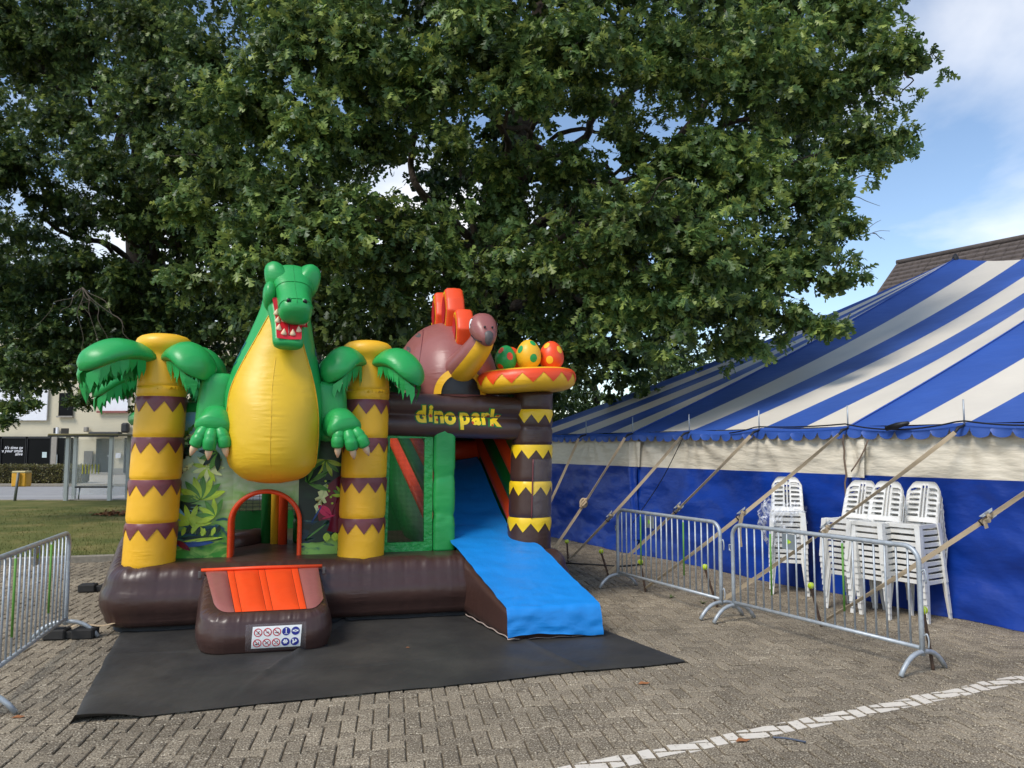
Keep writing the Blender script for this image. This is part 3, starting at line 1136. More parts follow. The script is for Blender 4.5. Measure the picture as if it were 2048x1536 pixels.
def chair_proto():
    """front faces -Y, origin on the ground under the seat"""
    root = empty('garden_chair')
    ws, dsz = .39, .39
    def seat_fn(u, v):
        x = (u - .5) * (ws - .03 * v)
        y = -dsz / 2 + dsz * v
        z = .435 - .03 * v - .012 * (1 - (2 * u - 1) ** 2) - .05 * max(0, .1 - v) ** .5 * .4
        return Vector((x, y, z)), Vector((0, 0, 1))
    slots = []
    for k in range(6):
        slots += [(.10, .46, .14 + k * .13, .20 + k * .13), (.54, .90, .14 + k * .13, .20 + k * .13)]
    obj('seat', *slat_panel(seat_fn, None, slots, .008, 4, 3), M_CHAIR, root)
    # apron under the seat edge
    ap = MB()
    for (c, d, rz) in (((0, -.193, .412), (.37, .010, .044), 0), ((-.190, 0, .405), (.010, .37, .044), 0), ((.190, 0, .405), (.010, .37, .044), 0)):
        ap.box(c, d, rz, .003)
    ap.build('apron', M_CHAIR, root, smooth=False)
    def back_fn(u, v):
        wv_ = .40 - .03 * v - .05 * max(0, v - .86) / .14 * abs(2 * u - 1)
        x = (u - .5) * wv_
        y = .182 + .12 * v + .035 * (1 - (2 * u - 1) ** 2)
        cornr = .06 * max(0, abs(2 * u - 1) - .7) / .3
        z = .42 + (.44 - cornr * (1 if v > .5 else 0) * v) * v
        n = Vector((-.06 * (2 * u - 1) * 2, -1, .25)).normalized()
        return Vector((x, y, z)), n
    slots = []
    for k in range(6):
        v0 = .14 + k * .128
        slots += [(.10, .37, v0, v0 + .06), (.63, .90, v0, v0 + .06)]
    slots += [(.42, .48, .12, .90), (.52, .58, .12, .90)]
    obj('backrest', *slat_panel(back_fn, None, slots, .010, 10, 6), M_CHAIR, root)
    for sx in (-1, 1):
        for sy in (-1, 1):
            a = Vector((sx * .178, sy * .178, .43))
            b = Vector((sx * .212, sy * .215, 0))
            r0 = [(-.026, -.022), (.026, -.022), (.026, .022), (-.026, .022)]
            rings = []
            for t in (0, .5, 1):
                c = a.lerp(b, t)
                k = 1 - .35 * t
                # L-shaped section opening inwards, as moulded legs have
                q = [(-1, -1), (1, -1), (1, -.6), (-.55, -.6), (-.55, 1), (-1, 1)]
                rings.append([c + Vector((-sx * px * .03 * k, -sy * py * .03 * k, 0)) for px, py in q])
            v, f = loft(rings)
            obj('leg', v, f, M_CHAIR, root, smooth=False)
    return root
CH = chair_proto()
ordn = ['topmost', 'second from the top', 'third from the top', 'fourth from the top', 'fifth from the top', 'sixth from the top', 'seventh from the top', 'eighth from the top', 'ninth from the top', 'lowest']
first = True
DZ = .066
for (sx, sy, ang, nm, n_) in ((3.54, 9.98, -.36, 'the film wrapped stack', 10),
                          (3.93, 8.98, -.98, 'the left stack of the right three', 10),
                          (4.10, 8.70, -.98, 'the middle stack of the right three', 10),
                          (4.42, 8.52, -1.0, 'the rightmost stack', 10)):
    fwd = Vector((sin(ang), -cos(ang)))
    for k in range(n_):
        c = CH if first else dup_tree(CH)
        first = False
        off = fwd * (.009 * k)
        c.location = (sx + off.x, sy + off.y, DZ * k)
        c.rotation_euler = (rs.normal(0, .006), rs.normal(0, .006), ang + rs.normal(0, .018))
        tag(c, 'white plastic chair, %s in %s' % (ordn[n_ - 1 - k], nm), 'chair', 'stacked white chairs')
# cling film round the first stack
def film_mat():
    m = bpy.data.materials.new('cling_film')
    m.use_nodes = True
    t = m.node_tree
    p = t.nodes['Principled BSDF']
    p.inputs['Base Color'].default_value = (.86, .88, .92, 1)
    p.inputs['Roughness'].default_value = .18
    tcn = t.nodes.new('ShaderNodeTexCoord')
    n = t.nodes.new('ShaderNodeTexNoise'); n.inputs['Scale'].default_value = 3.2; n.inputs['Detail'].default_value = 3
    n.inputs['Distortion'].default_value = 1.5
    t.links.new(tcn.outputs['Object'], n.inputs['Vector'])
    # creases catch light as thin opaque streaks
    r = t.nodes.new('ShaderNodeValToRGB')
    e = r.color_ramp.elements
    e[0].position = .44; e[0].color = (.05, .05, .05, 1)
    e[1].position = .56; e[1].color = (.05, .05, .05, 1)
    k = e.new(.50); k.color = (.55, .55, .55, 1)
    t.links.new(n.outputs['Fac'], r.inputs[0])
    t.links.new(r.outputs[0], p.inputs['Alpha'])
    b = t.nodes.new('ShaderNodeBump'); b.inputs['Strength'].default_value = 1; b.inputs['Distance'].default_value = .04
    t.links.new(n.outputs['Fac'], b.inputs['Height'])
    t.links.new(b.outputs[0], p.inputs['Normal'])
    return m
M_FILM = film_mat()
film_o = Vector((3.50, 9.93, 0))
def filmf(u, v):
    a = radians(135) + radians(190) * u
    rr = .25 + .045 * mnoise.noise(Vector((a * 3, v * 5, 1))) + .03 * mnoise.noise(Vector((a * 9, v * 12, 4)))
    bag = max(0, cos(a - radians(205))) ** 2 * sin(pi * v)
    rr += .13 * bag
    top = 1.20 - .16 * abs(u - .35) + .07 * mnoise.noise(Vector((a * 4, 2, 9)))
    bot = .62 + .16 * mnoise.noise(Vector((a * 3.1, 7, 2)))
    z = bot + (top - bot) * v + .03 * mnoise.noise(Vector((a * 6, v * 7, 3)))
    return Vector((cos(a) * rr, sin(a) * rr, z))
fo = tag(obj('cling_film', *grid(filmf, 70, 40), M_FILM), 'crumpled clear plastic film hanging on the left chair stack', 'film')
fo.location = film_o

# ================================================================== inflatable castle
V_BROWN = vinyl('brown_vinyl', rgb(70, 48, 42), rough=.33)
V_YEL = vinyl('yellow_vinyl', rgb(246, 186, 38), rough=.43)
V_BELLY = vinyl('belly_vinyl', rgb(232, 188, 40), rough=.42)
V_GREEN = vinyl('green_vinyl', rgb(42, 162, 80), rough=.37)
V_DGREEN = vinyl('deep_green_vinyl', rgb(20, 104, 40), rough=.36)
V_MAUVE = vinyl('mauve_vinyl', rgb(152, 92, 86), rough=.36)
V_DMAUVE = vinyl('dark_mauve_vinyl', rgb(120, 60, 62), rough=.36)
V_ORANGE = vinyl('orange_vinyl', rgb(240, 78, 30), rough=.40, bump=.2)
V_RED = vinyl('red_vinyl', rgb(206, 34, 44), rough=.34)
V_BLUE = vinyl('blue_sheet', rgb(26, 134, 214), rough=.42, stretch=(1.5, 1, 1.5), bump=.35, bscale=4)
V_BONE = vinyl('bone_vinyl', rgb(228, 196, 158), rough=.5)
V_BLACK = vinyl('black_vinyl', rgb(26, 24, 26), rough=.4)
V_GREY = vinyl('grey_vinyl', rgb(92, 84, 82), rough=.5)
V_SKIRT = mat('skirt_cloth', rgb(62, 62, 62), rough=.8, var=.15)
V_PIPE = mat('seam_piping', rgb(168, 150, 140), rough=.6, var=.15, nscale=20)
V_WHITE = mat('print_white', rgb(240, 240, 236), rough=.4, var=.02)
V_YPRINT = vinyl('yellow_print', rgb(248, 204, 34), rough=.34)

CA = radians(13.5)
castle = tag(empty('bouncy_castle', (-4.0, 7.65, 0), CA),
             'dinosaur themed inflatable bouncy castle with palms, slide and dino park lettering', 'bouncy castle')
def cpart(name, vf, m, parent=castle, smooth=True):
    return obj(name, vf[0], vf[1], m, parent, smooth)

def clear_film(name):
    m = mat(name, rgb(200, 196, 196), rough=.08, var=.1, bump=.7, bscale=12, bdist=.02)
    m.node_tree.nodes['Principled BSDF'].inputs['Alpha'].default_value = .10
    return m

# ---- mattress base
foot = [(0.0, 0.0), (3.66, 0.0), (4.88, .22), (4.75, 4.0), (-.72, 3.6)]
ol = resample(round_poly([Vector(p) for p in foot], [.32, .15, .3, .3, .4], 8), .018)
prof = arc_profile(.055, .66, .20, 7, .05, .10)
prof[-1] = (prof[-1][0], prof[-1][1], .0)
for q_, w_ in ((-2, .5), (-3, 1.0), (-4, .9), (-5, .5)):
    prof[q_] = (prof[q_][0], prof[q_][1], w_)
base = cpart('base', puffy(ol, prof, .016, 2, 34), V_BROWN)
sk = resample(round_poly([Vector(p) for p in ((.1, .12), (3.7, .12), (4.8, .34), (4.6, 3.9), (-.6, 3.5))], .3, 6), .08)
cpart('skirt', puffy(sk, [(-.03, .002), (0, .05), (.06, .10)], .02, 5), V_SKIRT)
def seam_loop(outline, ins, z, wob, r=.007, seed=0, closed=True):
    n = len(outline)
    pts = []
    for i in range(n):
        t = (outline[(i + 1) % n] - outline[i - 1]).normalized()
        nn = Vector((t.y, -t.x))
        p = outline[i] - nn * ins
        w = mnoise.noise(Vector((i * .15, seed, 0)))
        pts.append((p.x + nn.x * .006 * w, p.y + nn.y * .006 * w, z + wob * w))
    if closed:
        pts.append(pts[0])
    return tube(pts, r, 5, caps=False, flat=.6)
obj('seam_piping', *seam_loop(ol, .17, .062, .012, .008, 1), V_PIPE, base)

# ---- entrance step
RA0, RA1, RB0, RB1 = 1.00, 2.20, -1.02, .03
def rz(b):
    t = min(1, max(0, (b - RB0) / (RB1 - RB0)))
    return .335 + (.60 - .335) * t
ro = resample(round_poly([Vector(p) for p in ((RA0 + .03, RB0), (RA1 - .02, RB0 + .0), (RA1 - .13, RB1), (RA0 - .09, RB1))], [.28, .28, .03, .03], 10), .011)
pr0 = arc_profile(.0, .585, .12, 6, .03, .07)
pr = [(r_[0], r_[1], {0: .9, 1: 1.0, 2: .6, len(pr0) - 5: .4, len(pr0) - 4: .9, len(pr0) - 3: 1.0, len(pr0) - 2: .4, len(pr0) - 1: 0}.get(k, .10)) for k, r_ in enumerate(pr0)]
v_, f_ = puffy(ro, pr, .018, 4, 46)
v_ = [(x, y, z * rz(y) / .585) for x, y, z in v_]
step = obj('entrance_step', v_, f_, V_BROWN, castle)
obj('seam_piping', *seam_loop(ro, .085, .012, .014, .007, 3), V_PIPE, step)
def step_panel(name, outline_fn, m, bulge, nu=14, nv=18):
    def fn(u, v):
        a, b = outline_fn(u, v)
        pil = bulge * (1 - abs(2 * u - 1) ** 3) * (1 - abs(2 * v - 1) ** 6)
        return (a, b, rz(b) + .004 + pil)
    return obj(name, *grid(fn, nu, nv), m, step)
def lat(a0, a1, b0, b1, a0b=None, a1b=None):
    a0b = a0 if a0b is None else a0b
    a1b = a1 if a1b is None else a1b
    return lambda u, v: ((a0 * (1 - v) + a0b * v) * (1 - u) + (a1 * (1 - v) + a1b * v) * u, b0 + (b1 - b0) * v)
def corner(side):
    def fn(u, v):
        t = u if side < 0 else 1 - u          # 0 at the outer edge
        a_out = RA0 + .12 - .18 * v if side < 0 else RA1 - .10 - .06 * v
        a_in = 1.325 - .185 * v if side < 0 else 1.955 - .115 * v
        a = a_out + (a_in - a_out) * t
        b_front = RB0 + .10 + .20 * (1 - t) ** 3
        return (a, b_front + (RB1 - .03 - b_front) * v)
    return fn
step_panel('step_panel', corner(-1), V_MAUVE, .028)
step_panel('step_panel', corner(1), V_MAUVE, .028)
for (x0, x1, bl) in ((0, .09, .006), (.095, .43, .024), (.435, .525, .006), (.53, .90, .024), (.905, 1.0, .006)):
    step_panel('step_panel', lat(1.33 + .62 * x0, 1.33 + .62 * x1, RB0 + .10, RB1 - .03, 1.145 + .69 * x0, 1.145 + .69 * x1), V_ORANGE, bl)
obj('step_edge', *tube([(RA0 - .10, RB1 - .03, rz(RB1) + .008), (1.5, RB1 - .035, rz(RB1) + .016), (RA1 - .12, RB1 - .03, rz(RB1) + .010)], .018, 8), V_ORANGE, step)

# safety notice on the front of the step
def step_front(a, z):
    """point on the front face of the step"""
    zz = min(.95, max(.05, z / rz(RB0)))
    b = RB0 + .10 * (abs(2 * zz - 1) ** 4) - .038
    da = max(0, abs(a - 1.6) - .30)
    return Vector((a, b + da * da * 1.2 - .004, z))
NA0, NA1, NZ0, NZ1 = 1.485, 1.905, .065, .255
pocket = obj('notice_pocket', *grid(lambda u, v: step_front(NA0 - .05 + (NA1 - NA0 + .10) * u, NZ0 - .035 + (NZ1 - NZ0 + .055) * v), 12, 8),
             clear_film('clear_pocket'), castle)
notice = obj('safety_notice', *grid(lambda u, v: step_front(NA0 + .012 * (v) + (NA1 - NA0) * u, NZ0 + (NZ1 - NZ0) * v) + Vector((0, -.004, 0)), 12, 8), V_WHITE, castle)
M_SRED = mat('sign_red', rgb(200, 30, 48), rough=.4, var=.02)
M_SBLU = mat('sign_blue', rgb(40, 46, 140), rough=.4, var=.02)
M_SBLK = mat('sign_black', rgb(24, 22, 26), rough=.4, var=.02)
def pictogram(ca, cz, r, kind, k):
    V, Fc, MI = [], [], []
    def on(a, z, lift):
        return step_front(ca + a * r, cz + z * r) + Vector((0, -.005 - lift, 0))
    def disc(r0, r1, lift, mi, n=24, ox=0, oz=0):
        b0 = len(V)
        for i in range(n):
            t = 2 * pi * i / n
            V.append(on(ox + cos(t) * r0, oz + sin(t) * r0, lift)); V.append(on(ox + cos(t) * r1, oz + sin(t) * r1, lift))
        for i in range(n):
            j = (i + 1) % n
            Fc.append((b0 + 2 * i, b0 + 2 * i + 1, b0 + 2 * j + 1, b0 + 2 * j)); MI.append(mi)
    def bar(x0, z0, x1, z1, w, lift, mi):
        b0 = len(V)
        dx_, dz_ = x1 - x0, z1 - z0
        ll = sqrt(dx_ * dx_ + dz_ * dz_)
        nx, nz_ = -dz_ / ll * w, dx_ / ll * w
        for (x, z) in ((x0 + nx, z0 + nz_), (x0 - nx, z0 - nz_), (x1 - nx, z1 - nz_), (x1 + nx, z1 + nz_)):
            V.append(on(x, z, lift))
        Fc.append((b0, b0 + 1, b0 + 2, b0 + 3)); MI.append(mi)
    if kind == 'no':
        disc(.80, 1.0, .0012, 0)
        g = [[(-.45, -.35, .35, -.2), (-.1, .0, .35, .3)], [(-.3, -.1, .3, .1)], [(-.5, -.15, .5, -.3), (.1, -.1, .4, -.05)],
             [(-.55, -.3, .1, -.35), (.3, -.3, .35, .3), (-.4, -.15, .0, -.2)], [(-.4, -.3, .45, .35)], [(-.4, -.4, -.1, -.1), (.2, .1, .4, .4), (.1, .35, .4, .1)]][k]
        for q in g:
            bar(*q, .07, .0016, 2)
        bar(-.62, .62, .62, -.62, .09, .002, 0)
    else:
        disc(.001, 1.0, .0012, 1)
        if k == 0:
            bar(0, -.45, 0, .5, .10, .0018, 3); bar(-.45, -.6, .45, -.6, .05, .0018, 3); disc(.001, .16, .0018, 3, 12, 0, .62)
        elif k == 1:
            disc(.001, .36, .0018, 3, 14, 0, .05); bar(-.7, .05, .7, .05, .18, .0019, 3); disc(.08, .2, .0022, 1, 12, 0, .05)
        elif k == 2:
            for i in range(6):
                disc(.001, .2, .0018 + i * .0001, 3, 10, .42 * cos(i * 1.05), .1 + .38 * sin(i * 1.05))
            disc(.001, .3, .003, 3, 12, 0, 0)
        else:
            disc(.001, .2, .0018, 3, 10, -.4, .45); bar(-.4, -.5, -.3, .25, .2, .0019, 3); bar(-.2, -.2, .5, .2, .16, .002, 3); disc(.001, .17, .0021, 3, 10, .25, .4)
    obj('pictogram', V, Fc, None, notice, False, MI, [M_SRED, M_SBLU, M_SBLK, V_WHITE])
for j in range(2):
    for i in range(5):
        ca = NA0 + .052 + i * .080 + (.006 if j == 0 else 0)
        cz = (NZ1 - .050) if j == 0 else (NZ0 + .048)
        if i < 3:
            pictogram(ca, cz, .036, 'no', j * 3 + i)
        else:
            pictogram(ca, cz, .036, 'must', j * 2 + i - 3)
# buckle tabs at the step's back corners
for x in (RA0 - .11, RA1 - .10):
    obj('strap_tab', *box((x, RB1 - .06, rz(RB1) - .03), (.03, .02, .07), 0, .004), V_GREY, step, smooth=False)

# ---- zigzag band helper: strip round a column, toothed on its lower edge
def zig_band(colf, z_top, h_band, h_tooth, nteeth, m, parent, lift=.006, name='zigzag_band', ph=0.0):
    n = nteeth * 8
    v, f = [], []
    for i in range(n + 1):
        t = i / n
        an = 2 * pi * t + ph
        tri = abs(((i / 8.0) % 1.0) * 2 - 1)
        zb = z_top - h_band - h_tooth * tri
        for k in range(5):
            z = z_top + (zb - z_top) * k / 4
            v.append(colf(an, z, lift))
    for i in range(n):
        for k in range(4):
            a = i * 5 + k
            f.append((a, a + 1, a + 6, a + 5))
    return obj(name, v, f, m, parent)

def column_fn(c0, c1, z0, z1, r0, r1, seams):
    def fn(an, z, lift=0.0):
        t = (z - z0) / (z1 - z0)
        cx, cy = c0[0] + (c1[0] - c0[0]) * t, c0[1] + (c1[1] - c0[1]) * t
        r = r0 + (r1 - r0) * t
        d = min([abs(z - s) for s in seams] or [1])
        r -= .012 * math.exp(-(d / .018) ** 2)
        r += .003 * sin(an * 11 + z * 40) * math.exp(-(d / .06) ** 2)
        return Vector((cx + cos(an) * (r + lift), cy + sin(an) * (r + lift), z))
    return fn

def column(name, c0, c1, z0, z1, r0, r1, seams, m, close_top=True):
    fn = column_fn(c0, c1, z0, z1, r0, r1, seams)
    zs = sorted(set([z0 + (z1 - z0) * i / 46 for i in range(47)] + [s + d for s in seams for d in (-.02, -.01, 0, .01, .02)]))
    rings = [[fn(2 * pi * k / 48, z) for k in range(48)] for z in zs]
    # rounded foot
    ft = []
    for q in (.55, .8, .94):
        c = Vector((c0[0], c0[1], 0))
        ft.append([Vector((c.x + (p.x - c.x) * q, c.y + (p.y - c.y) * q, z0 - .05 * sqrt(1 - q * q) * 1.2)) for p in rings[0]])
    v, f = loft(ft + rings)
    return obj(name, v, f, m, castle), fn

# ---- palms
def frond(root, c, ang, length, z_base, wid, drop, seed):
    """puffy arching leaf with a torn fringe under it"""
    dr = Vector((cos(ang), sin(ang), 0))
    sd2 = Vector((-sin(ang), cos(ang), 0))
    rings = []
    n = 16
    ctr = []
    for i in range(n + 1):
        t = i / n
        rr = .17 + (length - .17) * (t ** .9)
        z = z_base + .05 * sin(min(1, t * 1.6) * pi * .5) - drop * t ** 2.0
        w = wid * (.62 + .62 * sin(pi * (.10 + .72 * t))) * (1 if t < .97 else .8)
        w *= sqrt(max(.02, 1 - max(0, (t - .72) / .285) ** 2))
        th = (.11 + .05 * sin(pi * t)) * sqrt(max(.05, 1 - max(0, (t - .78) / .225) ** 2))
        slope = Vector((0, 0, 1)) * 1.0 + dr * (.9 * t ** 1.3)
        up = slope.normalized()
        p = Vector((c[0], c[1], 0)) + dr * rr + Vector((0, 0, z))
        ctr.append((p, w, th, up))
        ring = []
        for k in range(20):
            a = 2 * pi * k / 20
            rg = (1.0 + .16 * max(0, sin(a)) ** 6) if sin(a) > 0 else .45
            ring.append(p + sd2 * (cos(a) * w) + up * (sin(a) * th * rg))
        rings.append(ring)
    lf = obj('frond', *loft(rings), V_GREEN, root)
    # fringe: strips hanging from both edges
    rr_ = random.Random(seed)
    for sg in (-1, 1):
        v, f = [], []
        m_ = 6
        for q in range(m_):
            t0, t1 = .12 + .84 * q / m_, .12 + .84 * (q + 1.02) / m_
            pts = []
            for t in (t0, t1):
                i = min(n - 1, int(t * n)); k = t * n - i
                p0, w0, h0, u0 = ctr[i]; p1, w1, h1, u1 = ctr[i + 1]
                p, w = p0.lerp(p1, k), w0 + (w1 - w0) * k
                pts.append(p + sd2 * (sg * w * .78) - Vector((0, 0, .05)))
            d = rr_.uniform(.14, .24)
            sw = sd2 * (-sg * rr_.uniform(.0, .06)) + dr * rr_.uniform(-.05, .03)
            dn = Vector((0, 0, -1))
            b = len(v)
            v += [pts[0], pts[1], pts[1] + dn * (d * rr_.uniform(.35, .6)) + sw * .4, pts[0].lerp(pts[1], rr_.uniform(.6, .85)) + dn * d + sw,
                  pts[0].lerp(pts[1], .45) + dn * (d * rr_.uniform(.45, .65)) + sw * .5, pts[0].lerp(pts[1], rr_.uniform(.1, .3)) + dn * (d * rr_.uniform(.7, .95)) + sw, pts[0] + dn * (d * .4) + sw * .3]
            f.append((b, b + 1, b + 2, b + 3, b + 4, b + 5, b + 6))
        obj('fringe', v, f, V_GREEN, lf, smooth=False)
    return lf

def palm(c0, c1, fr, bands=(2.37, 1.945, 1.51, 1.07), r=.254, label=None, fs=0, zoff=0.0):
    tr, fn = column('palm_trunk', c0, c1, .63, 2.48, r, r - .005, [b for b in bands], V_YEL)
    for b in bands:
        zig_band(fn, b, .052, .115, 9, V_DMAUVE, tr, ph=.2 + b)
    # neck and cap
    rings = []
    for (z, rr) in ((2.44, .250), (2.52, .247), (2.62, .240), (2.74, .230), (2.80, .230), (2.84, .240), (2.87, .262), (2.905, .276), (2.945, .278), (2.985, .262), (3.015, .225), (3.035, .16), (3.043, .07)):
        rings.append([Vector((c1[0] + cos(2 * pi * k / 36) * rr, c1[1] + sin(2 * pi * k / 36) * rr, z)) for k in range(36)])
    obj('palm_cap', *loft(rings), V_YEL, tr)
    for i, (an, ln_, wd, dp) in enumerate(fr):
        frond(tr, c1, radians(an), ln_, 2.765, wd * 1.22, dp, fs + i)
    if label:
        tr['label'] = label
    return tr
palm((.335, .36), (.395, .42), [(-140, .84, .165, .22), (-42, .64, .165, .28), (172, .84, .15, .30), (95, .6, .14, .3), (22, .62, .15, .3)], fs=10,
     label='front left palm with zigzag bands')
palm((2.49, .40), (2.535, .44), [(-136, .60, .15, .28), (-40, .70, .15, .30), (150, .6, .14, .3), (90, .6, .14, .3), (35, .62, .14, .3)], fs=30,
     label='palm between the doorway and the green window panel')
palm((-.17, 2.95), (-.14, 2.95), [(-150, .80, .15, .32), (178, .82, .15, .30), (95, .7, .14, .3), (20, .6, .14, .3), (-60, .6, .14, .3)], fs=50,
     label='rear left palm half hidden behind the front one')

# ---- front wall with arched doorway
def wall_cloth(name, poly_holes, b, z0, z1, a0, a1, m, th=.10):
    pass
DA0, DA1, DZ0, DSP, DTOP = 1.10, 1.83, .64, 1.02, 1.36      # doorway: sides, spring line, crown
def door_z(a):
    t = (a - (DA0 + DA1) / 2) / ((DA1 - DA0) / 2)
    return DSP + (DTOP - DSP) * sqrt(max(0, 1 - t * t))
def jungle_mat(name, stops, scale=1.4):
    """printed cloth: soft vertical wash of jungle greens with cloudy variation"""
    m = bpy.data.materials.new(name)
    m.use_nodes = True
    t = m.node_tree
    p = t.nodes['Principled BSDF']
    p.inputs['Roughness'].default_value = .38
    tcn = t.nodes.new('ShaderNodeTexCoord')
    sp = t.nodes.new('ShaderNodeSeparateXYZ')
    t.links.new(tcn.outputs['Object'], sp.inputs[0])
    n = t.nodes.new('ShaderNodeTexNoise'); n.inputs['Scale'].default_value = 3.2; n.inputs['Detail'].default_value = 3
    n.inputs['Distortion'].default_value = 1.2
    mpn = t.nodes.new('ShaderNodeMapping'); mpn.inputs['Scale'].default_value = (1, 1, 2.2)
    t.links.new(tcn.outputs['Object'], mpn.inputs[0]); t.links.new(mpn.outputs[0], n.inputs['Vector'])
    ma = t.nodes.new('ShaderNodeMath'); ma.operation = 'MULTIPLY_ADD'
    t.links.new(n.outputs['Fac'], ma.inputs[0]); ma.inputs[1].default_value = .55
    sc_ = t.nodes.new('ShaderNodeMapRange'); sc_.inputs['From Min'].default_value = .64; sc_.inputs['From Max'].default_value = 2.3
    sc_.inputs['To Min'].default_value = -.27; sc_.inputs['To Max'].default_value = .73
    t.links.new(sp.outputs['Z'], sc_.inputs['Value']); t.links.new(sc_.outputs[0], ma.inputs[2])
    r = t.nodes.new('ShaderNodeValToRGB')
    e = r.color_ramp.elements
    while len(e) > 1:
        e.remove(e[-1])
    e[0].position = stops[0][0]; e[0].color = (*stops[0][1], 1)
    for ps, c in stops[1:]:
        k = e.new(ps); k.color = (*c, 1)
    t.links.new(ma.outputs[0], r.inputs[0])
    t.links.new(r.outputs[0], p.inputs['Base Color'])
    return m
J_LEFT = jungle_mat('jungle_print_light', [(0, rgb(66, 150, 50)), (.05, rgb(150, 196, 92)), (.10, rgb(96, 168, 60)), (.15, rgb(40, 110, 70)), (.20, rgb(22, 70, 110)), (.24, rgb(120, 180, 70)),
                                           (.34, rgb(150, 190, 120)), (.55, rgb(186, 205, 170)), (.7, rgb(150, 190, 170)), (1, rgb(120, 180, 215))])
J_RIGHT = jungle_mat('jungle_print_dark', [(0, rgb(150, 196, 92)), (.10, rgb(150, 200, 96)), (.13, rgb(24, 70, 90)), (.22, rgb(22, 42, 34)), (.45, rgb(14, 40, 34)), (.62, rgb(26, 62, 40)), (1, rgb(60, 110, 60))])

def wall_piece(a0, a1, b, z0f, z1f, m, name='printed_wall', bulge=.05):
    def fn(u, v):
        a = a0 + (a1 - a0) * u
        z0, z1 = z0f(a), z1f(a)
        z = z0 + (z1 - z0) * v
        return (a, b - bulge * sin(pi * u) * min(1, .4 + v), z)
    return obj(name, *grid(fn, 22, 30), m, castle)
WB = .56
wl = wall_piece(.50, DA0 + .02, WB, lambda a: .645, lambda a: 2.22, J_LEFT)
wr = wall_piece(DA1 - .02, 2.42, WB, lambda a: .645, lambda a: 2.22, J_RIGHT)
wall_piece(DA0 + .02, DA1 - .02, WB, door_z, lambda a: 2.22, J_LEFT, bulge=.0)
# top roll of that wall
obj('wall_roll', *tube([(.45, WB + .02, 2.26), (1.2, WB, 2.28), (2.45, WB + .02, 2.26)], .07, 12), V_GREEN, castle)
obj('wall_back', *grid(lambda u, v: (.5 + 1.92 * u, WB + .14, (door_z(.5 + 1.92 * u) if DA0 < .5 + 1.92 * u < DA1 else .645) * (1 - v) + 2.24 * v), 60, 4), V_DGREEN, castle)
# arch rim
ap = []
nA = 40
pts = [(DA0, .645)] + [(DA0, .645 + (DSP - .645) * k / 8) for k in range(1, 9)]
pts += [((DA0 + DA1) / 2 - (DA1 - DA0) / 2 * cos(pi * k / 24), DSP + (DTOP - DSP) * sin(pi * k / 24)) for k in range(1, 24)]
pts += [(DA1, DSP - (DSP - .645) * k / 8) for k in range(0, 9)]
v, f = [], []
for i, (x, z) in enumerate(pts):
    x0, z0 = pts[max(0, i - 1)]
    x1, z1 = pts[min(len(pts) - 1, i + 1)]
    tx, tz = x1 - x0, z1 - z0
    l_ = sqrt(tx * tx + tz * tz)
    nx, nz_ = -tz / l_, tx / l_       # outwards
    wv_ = .05 + (.0)
    for (o_, b_) in ((.022, -.05), (.0, -.066), (-.024, -.05), (-.03, .08), (-.026, .22), (.022, .22)):
        v.append((x + nx * o_, WB + b_, z + nz_ * o_))
for i in range(len(pts) - 1):
    for k in range(6):
        j = (k + 1) % 6
        f.append((i * 6 + k, i * 6 + j, i * 6 + 6 + j, i * 6 + 6 + k))
obj('door_rim', v, f, V_ORANGE, castle)

# printed jungle on the two panels: flat shapes lying on the cloth
def wall_y(a, a0, a1):
    u = (a - a0) / (a1 - a0)
    return WB - .05 * sin(pi * min(1, max(0, u))) * 1.0
def print_shape(panel, pts, m, lift, a0, a1):
    """closed outline in (a, z) laid on the panel as a fan of small faces"""
    c = (sum(p[0] for p in pts) / len(pts), sum(p[1] for p in pts) / len(pts))
    v, f = [], []
    n = len(pts)
    for q in (0, .5, 1):
        for p in pts:
            a, z = c[0] + (p[0] - c[0]) * q, c[1] + (p[1] - c[1]) * q
            v.append((a, wall_y(a, a0, a1) - .003 - lift, z))
    for k in range(2):
        for i in range(n):
            j = (i + 1) % n
            f.append((k * n + i, k * n + j, (k + 1) * n + j, (k + 1) * n + i))
    return obj('printed_leaf', v, f, m, panel)
def pcol(name, *c):
    return mat(name, rgb(*c), rough=.4, var=.18, nscale=9)
P_LIME, P_PALE, P_DK, P_MID = pcol('print_lime', 176, 206, 62), pcol('print_pale', 214, 226, 160), pcol('print_dark', 16, 48, 34), pcol('print_mid', 86, 140, 56)
P_MAR, P_PINK, P_SKY = pcol('print_maroon', 112, 14, 36), pcol('print_pink', 206, 34, 84), pcol('print_sky', 120, 184, 214)
P_NAVY = pcol('print_navy', 30, 70, 130)
def leafpts(x, z, ln_, wd, an, jag=0, n=9):
    out = []
    for sg in (1, -1):
        rg = range(0, n + 1) if sg > 0 else range(n, -1, -1)
        for k in rg:
            t = k / n
            w = wd * sin(pi * t) ** .8 * (1 - (.55 if (jag and k % 2) else 0))
            px, pz = t * ln_, sg * w
            out.append((x + px * cos(an) - pz * sin(an), z + px * sin(an) + pz * cos(an)))
    return out
ra = random.Random(5)
A0L, A1L = .50, DA0 + .02
lift = 0.0
def L_(m, *a, **k):
    global lift
    lift += .0003
    pts = [(min(DA0 - .045, max(.52, x)), min(2.15, max(.66, z))) for x, z in leafpts(*a, **k)]
    print_shape(wl, pts, m, lift, A0L, A1L)
for k in range(9):      # fan palm, dark blades on sky
    L_(P_SKY if k == 0 else P_DK, .57, 1.22, .24 if k else .22, .016 if k else .12, radians(-60 + k * 15))
for k in range(11):     # bright spiky palm
    L_(P_LIME if k % 2 else P_PALE, .86, 1.62, .17, .025, radians(k * 33))
